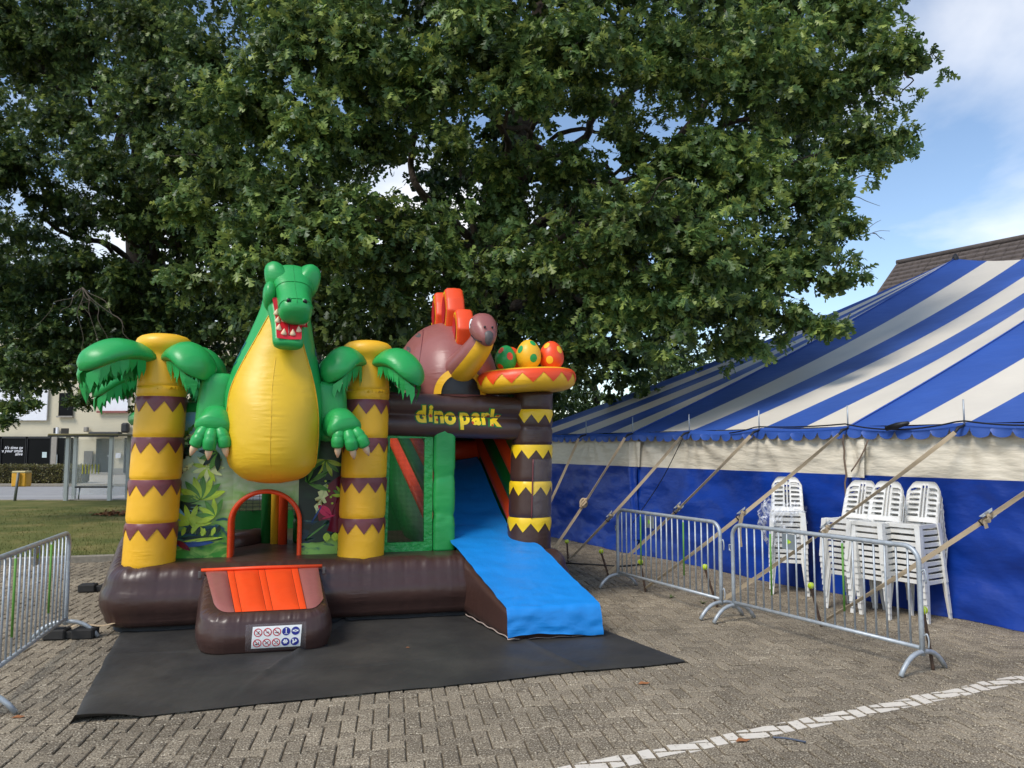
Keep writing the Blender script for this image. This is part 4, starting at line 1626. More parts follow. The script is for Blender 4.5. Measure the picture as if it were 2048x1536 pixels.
for k in range(8):
    L_(P_MID if k % 2 else P_LIME, .80, 1.28, .26, .04, radians(20 + k * 22))
for k in range(7):
    L_(P_LIME, .70, 1.02, .22, .03, radians(-30 + k * 34))
for k in range(8):      # seed pods
    L_(P_DK if k % 2 else P_LIME, .62 + k * .05, .90 + .02 * sin(k), .10, .022, radians(72))
for k in range(6):
    L_(P_DK if k % 2 else P_MID, .96, 1.78, .20, .03, radians(150 + k * 24))
for k in range(5):
    L_(P_PALE if k % 2 else P_MID, .58, 1.92, .22, .03, radians(-60 + k * 28), jag=1)
for k in range(6):
    L_(P_LIME if k % 2 else P_MID, .95, 1.10, .20, .028, radians(70 + k * 26))
L_(P_DK, .60, .88, .45, .03, radians(-3)); L_(P_NAVY, .55, .80, .40, .03, radians(4)); L_(P_LIME, .62, .84, .42, .018, radians(5))
L_(P_MAR, .55, .86, .2, .03, radians(-35)); L_(P_MAR, .55, 1.52, .12, .05, radians(80)); L_(P_DK, .58, 1.70, .2, .05, radians(60), jag=1); L_(P_PALE, .60, 1.58, .16, .03, radians(40), jag=1)
A0R, A1R = DA1 - .02, 2.42
def R_(m, *a, **k):
    global lift
    lift += .0003
    pts = [(min(2.36, max(DA1 + .045, x)), min(2.15, max(.78, z))) for x, z in leafpts(*a, **k)]
    print_shape(wr, pts, m, lift, A0R, A1R)
lift = 0
R_(P_MAR, 2.14, .84, .72, .20, radians(78)); R_(P_PALE, 2.00, 1.10, .36, .07, radians(72), jag=1)
R_(P_PINK, 2.02, 1.20, .20, .05, radians(-40)); R_(P_PINK, 2.06, 1.05, .16, .012, radians(15))
for k in range(7):
    R_(P_MID if k % 2 else P_LIME, 2.10, 1.70, .20, .026, radians(190 + k * 25))
R_(P_DK, 1.92, .84, .30, .08, radians(40)); R_(P_DK, 1.88, .82, .34, .06, radians(12)); R_(P_NAVY, 1.95, 1.0, .24, .010, radians(60)); R_(P_MID, 1.90, .83, .28, .010, radians(38))
for k in range(7):
    R_(P_DK if k % 2 else P_MID, 1.90, 1.45, .26, .03, radians(-20 + k * 24))
for k in range(5):
    R_(P_MID if k % 2 else P_LIME, 2.30, 1.30, .14, .018, radians(80 + k * 24))
for k in range(3):
    R_(P_LIME, 2.12 + k * .09, .80, .10, .04, radians(88))
for k in range(5):
    R_(P_LIME, 2.16 - .012 * k, 1.22 + .06 * k, .03, .012, radians(40 * k))

# ---- inside: rear wall, obstacle pillars, net
obj('rear_wall', *grid(lambda u, v: (-.3 + 3.4 * u, 3.45 + .03 * sin(u * 30), .645 + .28 * v), 60, 4), V_DGREEN, castle)
obj('rear_top_roll', *tube([(-.3, 3.4, 2.25), (1.4, 3.42, 2.3), (3.2, 3.4, 2.25)], .12, 12), V_GREEN, castle)
net = MB()
for i in range(36):
    x = -.2 + 3.2 * i / 35
    net.box((x, 3.42, 1.55), (.006, .004, 1.3))
for j in range(26):
    net.box((1.4, 3.425, .93 + 1.25 * j / 25), (3.3, .004, .006))
net.build('safety_net', mat('net_cord', rgb(40, 40, 40), rough=.8), castle, smooth=False)
pil, pfn = column('obstacle_pillar', (1.93, 1.75), (1.93, 1.75), .68, 2.2, .22, .22, [.95], V_DGREEN)
def pil_print(pts, m, k):
    v, f = [], []
    n = len(pts)
    for q in (0, .5, 1):
        cx = sum(p[0] for p in pts) / n; cz = sum(p[1] for p in pts) / n
        for p in pts:
            a = cx + (p[0] - cx) * q; z = cz + (p[1] - cz) * q
            v.append(pfn(-pi / 2 + a / .22, z, .004 + k * .0006))
    for r_ in range(2):
        for i in range(n):
            j = (i + 1) % n
            f.append((r_ * n + i, r_ * n + j, (r_ + 1) * n + j, (r_ + 1) * n + i))
    obj('printed_dinosaur', v, f, m, pil)
pil_print([(-.14, 1.30), (.16, 1.36), (.17, 1.20), (.06, 1.15), (-.02, 1.0), (-.07, .92), (-.06, 1.08), (-.10, 1.20)], V_ORANGE, 1)
pil_print([(-.14, 1.31), (.16, 1.37), (.16, 1.33), (-.14, 1.27)], V_BLACK, 2)
pil_print([(-.08, .94), (-.03, .94), (-.01, .85), (-.05, .82), (-.10, .84)], V_BLACK, 2)
pil_print([(-.08, .85), (-.07, .85), (-.075, .80)], V_BONE, 3)
pil_print([(-.03, .90), (.02, .92), (.01, .87)], V_BONE, 3)
obj('obstacle_tube', *tube([(1.60, 1.55, .62), (1.60, 1.55, 2.2)], .055, 12), V_ORANGE, castle)
obj('obstacle_tube', *tube([(1.50, 1.62, .62), (1.50, 1.62, 2.2)], .05, 12), V_YEL, castle)
obj('obstacle_tube', *tube([(1.40, 1.72, .62), (1.40, 1.72, 2.2)], .07, 12), V_DGREEN, castle)
obj('floor_bolster', *tube([(1.0, 1.35, .68), (1.25, 1.75, .71), (1.6, 1.9, .68)], .13, 12, flat=.7), V_BROWN, castle)
for (x0, y0, x1, y1, m) in ((-.42, 2.9, .30, .6, V_DGREEN),):
    obj('side_wall', *grid(lambda u, v: (x0 + (x1 - x0) * u, y0 + (y1 - y0) * u, .645 + (.35) * v), 20, 4), m, castle)
    obj('side_roll', *tube([(x0, y0, 2.22), ((x0 + x1) / 2, (y0 + y1) / 2, 2.22), (x1, y1, 2.22)], .09, 10), V_GREEN, castle)

# ---- slide
SL = [(2.35, 1.70), (2.1, 1.58), (1.7, 1.32), (1.3, 1.07), (.95, .90), (.6, .785), (.3, .725), (0, .65), (-.35, .535), (-.7, .43), (-.98, .35), (-1.10, .32)]
def slide_z(b):
    for (b0, z0), (b1, z1) in zip(SL[:-1], SL[1:]):
        if b1 <= b <= b0:
            t = (b - b1) / (b0 - b1)
            return z1 + (z0 - z1) * t
    return SL[0][1] if b > SL[0][0] else SL[-1][1]
def al(b):
    return 3.50 + max(0, .4 - b) * .19
def ar(b):
    if b > .55:
        return 4.17 + (2.35 - b) * .075
    if b > .30:
        return 4.305 + (.55 - b) * .75
    return 4.49 + (.30 - b) * .165
# brown block under it
rings = []
bs = [.35, .1, -.2, -.5, -.8, -1.0, -1.08, -1.12]
for i, b in enumerate(bs):
    zt = slide_z(b) - .018 - (.03 if i == len(bs) - 1 else 0)
    ins = .05 if i == len(bs) - 1 else (.015 if i == len(bs) - 2 else 0)
    a0, a1 = al(b) + .01 + ins, ar(b) - .02 - ins
    zc, hz, ac, ha = (zt + .02) / 2, (zt - .02) / 2, (a0 + a1) / 2, (a1 - a0) / 2
    rings.append(sring((ac, b, zc), (1, 0, 0), (0, 0, 1), ha, hz, 48, 9))
obj('slide_block', *loft(rings), V_BROWN, castle)
se = [(al(b) + .022, b, .042 + .006 * sin(b * 23)) for b in [i * -.05 for i in range(0, 23)]]
se += [(al(-1.1) + .02 + (ar(-1.1) - al(-1.1) - .06) * t / 14, -1.115, .026 + .006 * sin(t * 1.7)) for t in range(15)]
obj('seam_piping', *tube(se, .007, 5), V_PIPE, castle)
# blue sheet laid over the run, folded down at the end
def sheet(u, v):
    # v 0..1 from the top to the hanging hem
    L1 = .93
    if v < L1:
        b = 2.35 + (-1.12 - 2.35) * (v / L1)
        z = slide_z(b) + .012
        a = al(b) + (ar(b) - al(b)) * u
        dish = -.05 * (1 - (2 * u - 1) ** 2) * min(1, max(0, (b - .75) / .5))
        z += dish
        cr = .007 * mnoise.noise(Vector((a * 5, b * 7, 2))) + .010 * mnoise.noise(Vector((a * 2 + b * 3, b * 5, 6)))
        fine = .012 * mnoise.noise(Vector((a * 4 + b * 9, b * 3 - a * 6, 3))) * max(0, min(1, (-.4 - b) / .5))
        return Vector((a, b, z + cr + fine))
    t = (v - L1) / (1 - L1)
    b = -1.12 - .035 * sin(min(1, t * 3) * pi / 2)
    a = al(-1.12) + (ar(-1.12) - al(-1.12)) * u
    z = .327 - .25 * t + (.02 * sin(u * 5) - .02) * t + .012 * mnoise.noise(Vector((a * 6, 3, 1)))
    b += -.018 * mnoise.noise(Vector((a * 7 + t * 2, t * 5, 4))) - .02 * t
    return Vector((a + (.02 if u > .5 else -.0) * t, b, z))
obj('slide_cover', *grid(sheet, 40, 130), V_BLUE, castle)
# side walls of diagonal tubes, both sides, plus the bar across the top
def diag_wall(a_of_b, b0, b1, side):
    bands = [(-.9, -.12, V_DGREEN), (-.12, .18, V_ORANGE), (.18, .52, V_DGREEN), (.52, .80, V_ORANGE), (.80, 1.6, V_DGREEN)] if side < 0 and a_of_b(1) < 4 else [(-.9, -.02, V_DGREEN), (-.02, .26, V_ORANGE), (.26, .60, V_DGREEN), (.60, .90, V_ORANGE), (.90, 1.6, V_DGREEN)]
    for lo, hi, m in bands:
        def fn(u, v, lo=lo, hi=hi):
            b = b0 + (b1 - b0) * u
            zs = .69 + (b - .6) * .60
            z = max(.62, min(2.42, zs + lo + (hi - lo) * v))
            bulge = .06 * sin(pi * v)
            return (a_of_b(b) + side * bulge, b, z)
        obj('slide_wall_band', *grid(fn, 14, 8), m, castle)
diag_wall(lambda b: 3.42 - .20 * (b - .6), .74, 2.7, -1)
diag_wall(lambda b: 3.47 - .04 * (b - .6), .74, 2.6, 1)
diag_wall(lambda b: ar(max(b, .56)) + .05, .60, 2.6, -1)
obj('slide_top_bar', *tube([(3.42, 2.45, 1.80), (4.3, 2.45, 1.80)], .14, 14), V_ORANGE, castle)
obj('slide_back_wall', *grid(lambda u, v: (2.6 + 2.2 * u, 2.78, .6 + 1.95 * v), 6, 6), V_DGREEN, castle)
obj('right_side_wall', *grid(lambda u, v: (4.72 - .02 * u, .7 + 3.1 * u, .62 + 1.88 * v), 10, 6), V_BROWN, castle)
obj('tower_roof', *grid(lambda u, v: (2.75 + 2.0 * u, .62 + 2.3 * v, 2.44), 4, 4), V_BROWN, castle)

# ---- green window panel
def frame_piece(pts, m, name='window_frame', b=.54, bul=.02):
    v = [(a, b, z) for a, z in pts] + [(a, b + .08, z) for a, z in pts]
    n = len(pts)
    f = [tuple(range(n)), tuple(reversed(range(n, 2 * n)))]
    for i in range(n):
        j = (i + 1) % n
        f.append((i, i + n, j + n, j))
    return obj(name, v, f, m, castle, smooth=False)
wa0, wa1, wz0, wz1 = 2.725, 3.30, .65, 2.045
ha0, ha1, hz0, hz1 = 2.81, 3.205, .76, 1.945
V_GFRAME = vinyl('green_frame_vinyl', rgb(40, 158, 74), rough=.26, stretch=(1, 1, 1), bump=.6, bscale=14)
frame_piece([(wa0 - .03, wz0), (wa1, wz0), (ha1, hz0), (ha0 - .02, hz0)], V_GFRAME)
frame_piece([(wa0 - .03, wz0), (ha0 - .02, hz0), (ha0, hz1), (wa0, wz1)], V_GFRAME)
frame_piece([(ha0, hz1), (ha1, hz1), (wa1, wz1), (wa0, wz1)], V_GFRAME)
frame_piece([(ha1, hz0), (wa1, wz0), (wa1, wz1), (ha1, hz1)], V_GFRAME)
wn = MB()
for i in range(30):
    x = ha0 - .01 + (ha1 - ha0 + .01) * i / 29
    wn.box((x, .615, (hz0 + hz1) / 2), (.0032, .002, hz1 - hz0))
for j in range(84):
    z = hz0 + (hz1 - hz0) * j / 83
    wn.box(((ha0 + ha1) / 2 - .005, .618, z), (ha1 - ha0 + .02, .002, .0032))
wn.build('window_net', mat('black_net', rgb(18, 18, 18), rough=.8), castle, smooth=False)
# padded green pillar beside it
def pillar(u, v):
    z = .66 + 1.37 * v
    n = 2 * pi * u
    w = .128 * (1 - .10 * math.exp(-((v - .62) / .05) ** 2) - .10 * math.exp(-((v - .30) / .05) ** 2))
    ca_, sa_ = cos(n), sin(n)
    p = 4.0
    s = (abs(ca_) ** p + abs(sa_) ** p) ** (-1 / p)
    w += .007 * mnoise.noise(Vector((cos(n) * 1.5, sin(n) * 1.5, z * 26))) * (.3 + math.exp(-((v - .62) / .10) ** 2) + math.exp(-((v - .30) / .10) ** 2))
    return Vector((3.435 + ca_ * s * w, .58 + sa_ * s * (w * .75), z))
pv, pf = grid(pillar, 40, 60, True)
pf += [tuple(range(60 * 40, 61 * 40)), tuple(reversed(range(40)))]
obj('padded_pillar', pv, pf, V_GREEN, castle)
obj('pillar_back', *box((3.45, .70, 1.34), (.23, .10, 1.36), 0, .04), V_ORANGE, castle)

# ---- brown header beam with lettering
BZ0, BZ1, BBc, BD = 1.975, 2.475, .62, .15
def beam_front(z):
    """how far the face bulges at height z: two lobes"""
    t = (z - BZ0) / (BZ1 - BZ0)
    k = (t * 2) % 1 if t < 1 else 1
    return BD * (.55 + .45 * sqrt(max(0, 1 - (2 * k - 1) ** 2) ** 1.0))
rings = []
for i in range(49):
    a = 2.74 + (4.40 - 2.74) * i / 48
    pinch = max(math.exp(-((a - 3.42) / .02) ** 2), math.exp(-((a - 3.82) / .02) ** 2)) * .010
    drop = -.045 * (i / 48)
    ring = []
    for k in range(24):
        z = BZ0 + (BZ1 - BZ0) * k / 23
        ring.append(Vector((a, BBc - beam_front(z) + pinch, z + drop)))
    for k in range(24):
        z = BZ1 - (BZ1 - BZ0) * k / 23
        ring.append(Vector((a, BBc + beam_front(z) - pinch, z + drop + (.0))))
    rings.append(ring)
beam = obj('header_beam', *loft(rings), V_BROWN, castle)

M_LET = None
def letter_mat():
    m = mat('letter_yellow', rgb(244, 210, 42), rough=.34, var=.04)
    t = m.node_tree
    p = t.nodes['Principled BSDF']
    src = p.inputs['Base Color'].links[0].from_socket
    g = t.nodes.new('ShaderNodeNewGeometry')
    vo = t.nodes.new('ShaderNodeTexVoronoi'); vo.inputs['Scale'].default_value = 12
    t.links.new(g.outputs['Position'], vo.inputs['Vector'])
    r = t.nodes.new('ShaderNodeMapRange'); r.inputs['From Min'].default_value = .27; r.inputs['From Max'].default_value = .22
    t.links.new(vo.outputs['Distance'], r.inputs['Value'])
    mm = t.nodes.new('ShaderNodeMix'); mm.data_type = 'RGBA'
    t.links.new(r.outputs[0], mm.inputs['Factor'])
    t.links.new(src, mm.inputs['A'])
    mm.inputs['B'].default_value = (*rgb(196, 62, 24), 1)
    t.links.new(mm.outputs['Result'], p.inputs['Base Color'])
    return m
M_LET = letter_mat()
M_LETG = mat('letter_green', rgb(30, 110, 48), rough=.36, var=.03)
def letter(ch, a, zc, h, rot, off, lift, m, parent, name):
    cu = bpy.data.curves.new('t', 'FONT')
    cu.body = ch
    cu.size = h
    cu.offset = off
    cu.resolution_u = 3
    o = bpy.data.objects.new('t', cu)
    COL.objects.link(o)
    dg = bpy.context.evaluated_depsgraph_get()
    me = bpy.data.meshes.new_from_object(o.evaluated_get(dg))
    bm = bmesh.new()
    bm.from_mesh(me)
    bmesh.ops.remove_doubles(bm, verts=bm.verts, dist=1e-5)
    bmesh.ops.triangulate(bm, faces=bm.faces)
    for _ in range(3):
        ed = [e for e in bm.edges if e.calc_length() > .02]
        if ed:
            bmesh.ops.subdivide_edges(bm, edges=ed, cuts=1)
            bmesh.ops.triangulate(bm, faces=bm.faces)
    w = max(v.co.x for v in bm.verts)
    vs = []
    for v in bm.verts:
        x, y = (v.co.x - w / 2) * .92, v.co.y
        x, y = x * cos(rot) - y * sin(rot), x * sin(rot) + y * cos(rot)
        A_ = a + x
        dr = -.045 * (A_ - 2.74) / 1.66
        z = zc + y
        vs.append((A_, BBc - beam_front(min(BZ1 - .002, max(BZ0 + .002, z))) - lift, z + dr))
    fs = [tuple(q.index for q in f.verts) for f in bm.faces]
    bm.free()
    bpy.data.objects.remove(o)
    bpy.data.curves.remove(cu)
    bpy.data.meshes.remove(me)
    return obj(name, vs, fs, m, parent, smooth=True)
xs = [('d', 3.155, 0, .04), ('i', 3.262, .015, -.02), ('n', 3.36, .0, .03), ('o', 3.49, -.01, -.04), ('p', 3.665, -.005, .04), ('a', 3.80, -.005, -.05), ('r', 3.915, .0, .05), ('k', 4.03, -.015, -.06)]
for ch, a, dz, rt in xs:
    hh = .262
    g_ = letter(ch, a, 2.145 + dz, hh, rt, .023, .0035, M_LETG, beam, 'letter_outline')
    letter(ch, a, 2.145 + dz, hh, rt, .011, .0060, M_LET, beam, 'letter')

# ---- brown corner column with yellow zigzags
cbands = (2.29, 1.87, 1.44, 1.02)
ct, cfn = column('corner_column', (4.46, .60), (4.53, .62), .58, 2.50, .262, .235, [b for b in cbands] + [2.08], V_BROWN)
for b in cbands:
    zig_band(cfn, b, .06, .105, 9, V_YPRINT, ct, ph=.35 + b)
# clear pocket on the column
obj('clear_pocket', *grid(lambda u, v: cfn(-1.75 + 1.45 * u, 1.02 + .68 * v, .012), 16, 12), clear_film('clear_pocket_film'), ct)
obj('pocket_edge', *tube([cfn(-1.75, 1.02 + .68 * k / 10, .015) for k in range(11)], .008, 6), V_DMAUVE, ct)

# ---- nest and eggs
nc = Vector((4.40, .46, 2.62))
nr = [(.30, -.125), (.46, -.125), (.535, -.10), (.575, -.06), (.59, -.01), (.588, .04), (.57, .085), (.53, .12), (.47, .135), (.38, .12), (.1, .10)]
rings = [[nc + Vector((cos(2 * pi * k / 60) * r, sin(2 * pi * k / 60) * r * .92, z + .05 * cos(2 * pi * k / 60) * r)) for k in range(60)] for r, z in nr]
nest = obj('nest', *loft(rings), V_YEL, castle)
v, f = [], []
nt_ = 15 * 8
for i in range(nt_ + 1):
    an = 2 * pi * i / nt_
    tri = abs(((i / 8.0) % 1.0) * 2 - 1)
    zlo = .045 - .115 * tri + .02
    for k in range(6):
        z = .112 + (zlo - .112) * k / 5
        # radius on the nest profile
        for (r0, z0), (r1, z1) in zip(nr[2:-1], nr[3:]):
            if z0 <= z <= z1:
                r = r0 + (r1 - r0) * (z - z0) / (z1 - z0)
                break
        v.append(nc + Vector((cos(an) * (r + .006), sin(an) * (r + .006) * .92, z + .002 + .05 * cos(an) * r)))
for i in range(nt_):
    for k in range(5):
        a = i * 6 + k
        f.append((a, a + 1, a + 7, a + 6))
obj('zigzag_band', v, f, V_ORANGE, nest)
def egg(c, r, m, ms, spots, label):
    rot = Matrix.Rotation(radians(4), 3, 'Y')
    def pt(d, k=1.0):
        d = Vector(d).normalized()
        s = 1.0 - .12 * d.z
        return Vector(c) + Vector((d.x * r * s * k, d.y * r * s * k, d.z * r * 1.2 * k))
    vv, ff = [], []
    for i in range(17):
        th = pi * i / 16
        for k in range(28):
            ph = 2 * pi * k / 28
            vv.append(pt((sin(th) * cos(ph), sin(th) * sin(ph), cos(th))))
    for i in range(16):
        for k in range(28):
            j = (k + 1) % 28
            ff.append((i * 28 + k, (i + 1) * 28 + k, (i + 1) * 28 + j, i * 28 + j))
    o = obj('egg', vv, ff, m, nest)
    o['label'] = label
    for (an, el, sz) in spots:
        d0 = Vector((cos(radians(an)) * cos(radians(el)), sin(radians(an)) * cos(radians(el)), sin(radians(el))))
        e1 = d0.cross(Vector((0, 0, 1))).normalized()
        e2 = e1.cross(d0)
        v2 = [pt(d0, 1.012)]
        for q in (.5, 1):
            for k in range(20):
                t = 2 * pi * k / 20
                v2.append(pt(d0 + e1 * (cos(t) * sz * q) + e2 * (sin(t) * sz * q), 1.012))
        f2 = [(0, 1 + k, 1 + (k + 1) % 20) for k in range(20)] + [(1 + k, 21 + k, 21 + (k + 1) % 20, 1 + (k + 1) % 20) for k in range(20)]
        obj('egg_spot', v2, f2, ms, castle if False else nest)
egg((4.135, .40, 2.885), .128, V_GREEN, V_ORANGE, [(-80, 5, .32), (-140, 35, .3), (-145, -45, .3), (-20, 40, .3)], 'green egg with orange spots')
egg((4.40, .36, 2.93), .150, V_YEL, V_GREEN, [(-80, -18, .30), (-150, 18, .28), (-70, 48, .28), (-5, 5, .28)], 'yellow egg with green spots')
egg((4.70, .42, 2.93), .150, V_ORANGE, V_YEL, [(-115, -20, .28), (-60, 22, .28), (-140, 42, .28), (0, -10, .3)], 'orange egg with yellow spots')
egg((4.27, .70, 2.90), .135, V_ORANGE, V_YEL, [(-80, 10, .3)], 'orange egg behind the others')

# ---- mauve dinosaur on the roof
sc_ = Vector((3.60, 1.72, 2.52)); sr_ = Vector((.68, 1.22, .95))
_v, _f = blob(sc_, sr_, 56, 2.15)
steg = obj('mauve_dinosaur', [(p.x, p.y, max(p.z, 2.40)) for p in _v], _f, V_MAUVE, castle)
def on_steg(a, z, lift=.006):
    """front surface at (a, z)"""
    x, zz = (a - sc_.x) / sr_.x, (z - sc_.z) / sr_.z
    k = max(0.0, 1 - abs(x) ** 2.15 - abs(zz) ** 2.15) ** (1 / 2.15)
    return Vector((a, sc_.y - sr_.y * k - lift, z))
# yellow arch round a dark opening
ac, ar0, ar1 = 3.62, .235, .315
v, f = [], []
for i in range(25):
    t = pi * i / 24
    for r in (ar0, ar1):
        v.append(on_steg(ac + cos(t) * r, 2.46 + sin(t) * r, .02) + Vector((0, -.03, 0)))
for i in range(24):
    f.append((2 * i, 2 * i + 1, 2 * i + 3, 2 * i + 2))
obj('arch_trim', v, f, V_YEL, steg)
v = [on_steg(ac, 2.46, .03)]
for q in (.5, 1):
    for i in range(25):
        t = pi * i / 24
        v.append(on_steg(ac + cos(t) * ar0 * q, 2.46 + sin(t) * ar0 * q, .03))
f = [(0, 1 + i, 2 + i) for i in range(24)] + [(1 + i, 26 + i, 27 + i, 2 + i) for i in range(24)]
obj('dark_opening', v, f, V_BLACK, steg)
# flank seam and spots
obj('seam', *tube([on_steg(3.12 + .10 * t + .05 * t * t, 2.55 + .88 * t - .1 * t * t, .0) for t in [k / 12 for k in range(13)]], .006, 5), V_DMAUVE, steg)
for (a, z, r) in ((3.03, 2.78, .06), (3.06, 3.06, .07), (3.2, 3.26, .05)):
    v = [on_steg(a, z, .004)] + [on_steg(a + cos(k * pi / 8) * r * .5, z + sin(k * pi / 8) * r, .004) for k in range(16)]
    obj('body_spot', v, [(0, 1 + k, 1 + (k + 1) % 16) for k in range(16)], V_GREY, steg)
# neck
npth = smooth_path([(3.58, 1.0, 2.72), (3.63, .55, 2.78), (3.72, .30, 2.90), (3.80, .20, 3.04), (3.815, .17, 3.19)], 6)
nfr = [.20 - .075 * (i / (len(npth) - 1)) for i in range(len(npth))]
obj('neck', *tube(npth, nfr, 24), V_MAUVE, steg)
fr_ = frames(npth)
v, f = [], []
m_ = 10
for i, (p, t, n, b) in enumerate(fr_):
    if i < 5 or i > len(fr_) - 3:
        continue
    front = (Vector((.12, -1, -.55)) - t * t.dot(Vector((.12, -1, -.55)))).normalized()
    sd2 = t.cross(front)
    for k in range(m_ + 1):
        an = radians(-46 + 92 * k / m_)
        v.append(p + (front * cos(an) + sd2 * sin(an)) * (nfr[i] + .006))
rows = len(v) // (m_ + 1)
for j in range(rows - 1):
    for k in range(m_):
        a = j * (m_ + 1) + k
        f.append((a, a + 1, a + m_ + 2, a + m_ + 1))
obj('throat', v, f, V_YEL, steg)
# head: rounded skull drooping to a grey beak
hd = Vector((.10, -.80, -.52)).normalized()
hs = Vector((hd.y, -hd.x, 0)).normalized() * -1
hu = hs.cross(hd); hu = hu if hu.z > 0 else -hu
hc = Vector((3.79, .26, 3.285))
rings = []
for (t, w, h, du) in ((-.02, .04, .04, .0), (0, .085, .085, 0), (.04, .125, .125, 0), (.10, .150, .150, 0), (.17, .155, .150, -.005), (.24, .145, .135, -.015), (.31, .125, .112, -.025), (.37, .098, .09, -.04), (.41, .07, .066, -.05), (.43, .03, .03, -.052)):
    rings.append(sring(hc + hd * t + hu * du, hs, hu, w, h, 28, 2.3))
head = obj('head', *loft(rings), V_MAUVE, steg)
beak = []
for (t, w, h, du) in ((.345, .062, .05, .0), (.385, .058, .056, -.005), (.415, .050, .056, -.03), (.44, .034, .045, -.055), (.45, .012, .02, -.07)):
    beak.append(sring(hc + hd * t + hu * (du + .005), hs, hu, w, h, 16))
obj('beak', *loft(beak), V_GREY, steg)
for sg in (-1, 1):
    c = hc + hd * .335 + hs * (sg * .045) + hu * .085
    obj('nostril', *blob(c, (.014, .014, .014), 10), V_BLACK, steg)
def eye_patch(c, nrm, up, rx, rz_, parent, lift=.004):
    nrm = Vector(nrm).normalized()
    up = (Vector(up) - nrm * nrm.dot(Vector(up))).normalized()
    sd2 = up.cross(nrm)
    for (k, m, dz, l2, nm) in ((1.0, V_BLACK, 0, 0, 'eye_rim'), (.88, V_WHITE, 0, .002, 'eye_white'), (.45, V_BLACK, -.12, .004, 'pupil'), (.15, V_WHITE, .05, .006, 'eye_glint')):
        v = [Vector(c) + nrm * (lift + l2 + .006) + up * (dz * rz_)]
        for i in range(20):
            t = 2 * pi * i / 20
            v.append(Vector(c) + nrm * (lift + l2) + sd2 * (cos(t) * rx * k) + up * (sin(t) * rz_ * k + dz * rz_))
        obj(nm, v, [(0, 1 + i, 1 + (i + 1) % 20) for i in range(20)], m, parent)
eye_patch(hc + hd * .15 - Vector((.140, 0, 0)) + hu * .035 + Vector((0, -.006, 0)), (-1, -.45, .12), (0, 0, 1), .040, .066, steg)
eye_patch(hc + hd * .15 + Vector((.150, 0, 0)) + hu * .035, (1, -.1, .1), (0, 0, 1), .040, .066, steg)
obj('mouth_line', *tube([hc + hd * .20 - hs * -.0 + Vector((-.152, .0, -.075)), hc + hd * .28 + Vector((-.13, -.01, -.09)), hc + hd * .36 + Vector((-.075, -.02, -.085))], .006, 6), V_BLACK, steg)
# back plates
def plate(b, zb, zt, wd, th, a, tilt=0.0):
    prof_ = [(-.10, 0), (-.17, .42), (-.12, .72), (-.03, 1.0), (.07, 1.0), (.16, .70), (.18, .42), (.10, 0)]
    prof_ = resample(round_poly([Vector((x * wd / .17, zb + (zt - zb) * z)) for x, z in prof_], .02, 3), .03)
    n = len(prof_)
    cx = sum(p.x for p in prof_) / n; cz = sum(p.y for p in prof_) / n
    rings = []
    for (q, y) in ((.72, -1.08), (.93, -1.0), (1.0, -.75), (1.02, 0), (1.0, .75), (.93, 1.0), (.72, 1.08)):
        ring = []
        for p in prof_:
            ring.append(Vector((a + y * th / 2 + tilt * (cz + (p.y - cz) * q - zb), b + cx + (p.x - cx) * q, cz + (p.y - cz) * q)))
        rings.append(ring)
    pl = obj('back_plate', *loft(rings), V_ORANGE, steg)
    # printed flash on the sides: red field, yellow border
    for sg in (-1, 1):
        for (q, m, l2, nm) in ((.86, V_YPRINT, .004, 'plate_border'), (.62, V_RED, .008, 'plate_field')):
            v = [Vector((a + sg * (th / 2 * 1.09 + l2) + tilt * (cz - zb), b + cx, cz))] + [Vector((a + sg * (th / 2 * (1.09 if q < .72 else 1.02) + l2) + tilt * (cz + (p.y - cz) * q - zb), b + cx + (p.x - cx) * q, cz + (p.y - cz) * q)) for p in prof_]
            obj(nm, v, [(0, 1 + i, 1 + (i + 1) % n) for i in range(n)], m, steg)
plate(.82, 3.06, 3.52, .20, .20, 3.70)
plate(1.24, 3.32, 3.86, .24, .22, 3.64)
plate(1.85, 3.36, 3.92, .22, .20, 3.58)
plate(2.35, 3.28, 3.62, .16, .16, 3.60)

# ---- green dinosaur
BS = [  # z, centre a, half width, front b, back b, half angle of the yellow belly
    (1.475, 1.565, .10, -.10, .18, 85), (1.50, 1.565, .24, -.20, .30, 84), (1.55, 1.57, .34, -.29, .40, 82), (1.64, 1.565, .42, -.36, .48, 80),
    (1.78, 1.56, .46, -.40, .50, 74), (1.98, 1.56, .482, -.40, .52, 70), (2.2, 1.56, .492, -.36, .54, 65), (2.42, 1.555, .495, -.28, .54, 58),
    (2.62, 1.565, .46, -.20, .54, 52), (2.82, 1.58, .40, -.13, .52, 46), (3.0, 1.60, .345, -.07, .50, 40), (3.18, 1.62, .295, -.03, .48, 32), (3.34, 1.63, .25, .02, .46, 20), (3.48, 1.61, .20, .06, .40, 8)]
def bsec(z):
    for q in range(len(BS) - 1):
        if BS[q][0] <= z <= BS[q + 1][0]:
            t = (z - BS[q][0]) / (BS[q + 1][0] - BS[q][0])
            p0, p1, p2, p3 = BS[max(0, q - 1)], BS[q], BS[q + 1], BS[min(len(BS) - 1, q + 2)]
            h = p2[0] - p1[0]
            out = [z]
            for a_, b_, c_, d_ in zip(p0[1:], p1[1:], p2[1:], p3[1:]):
                m0 = (c_ - a_) / max(p2[0] - p0[0], 1e-6) * h
                m1 = (d_ - b_) / max(p3[0] - p1[0], 1e-6) * h
                out.append((2 * t ** 3 - 3 * t * t + 1) * b_ + (t ** 3 - 2 * t * t + t) * m0 + (-2 * t ** 3 + 3 * t * t) * c_ + (t ** 3 - t * t) * m1)
            return out
    return list(BS[-1])
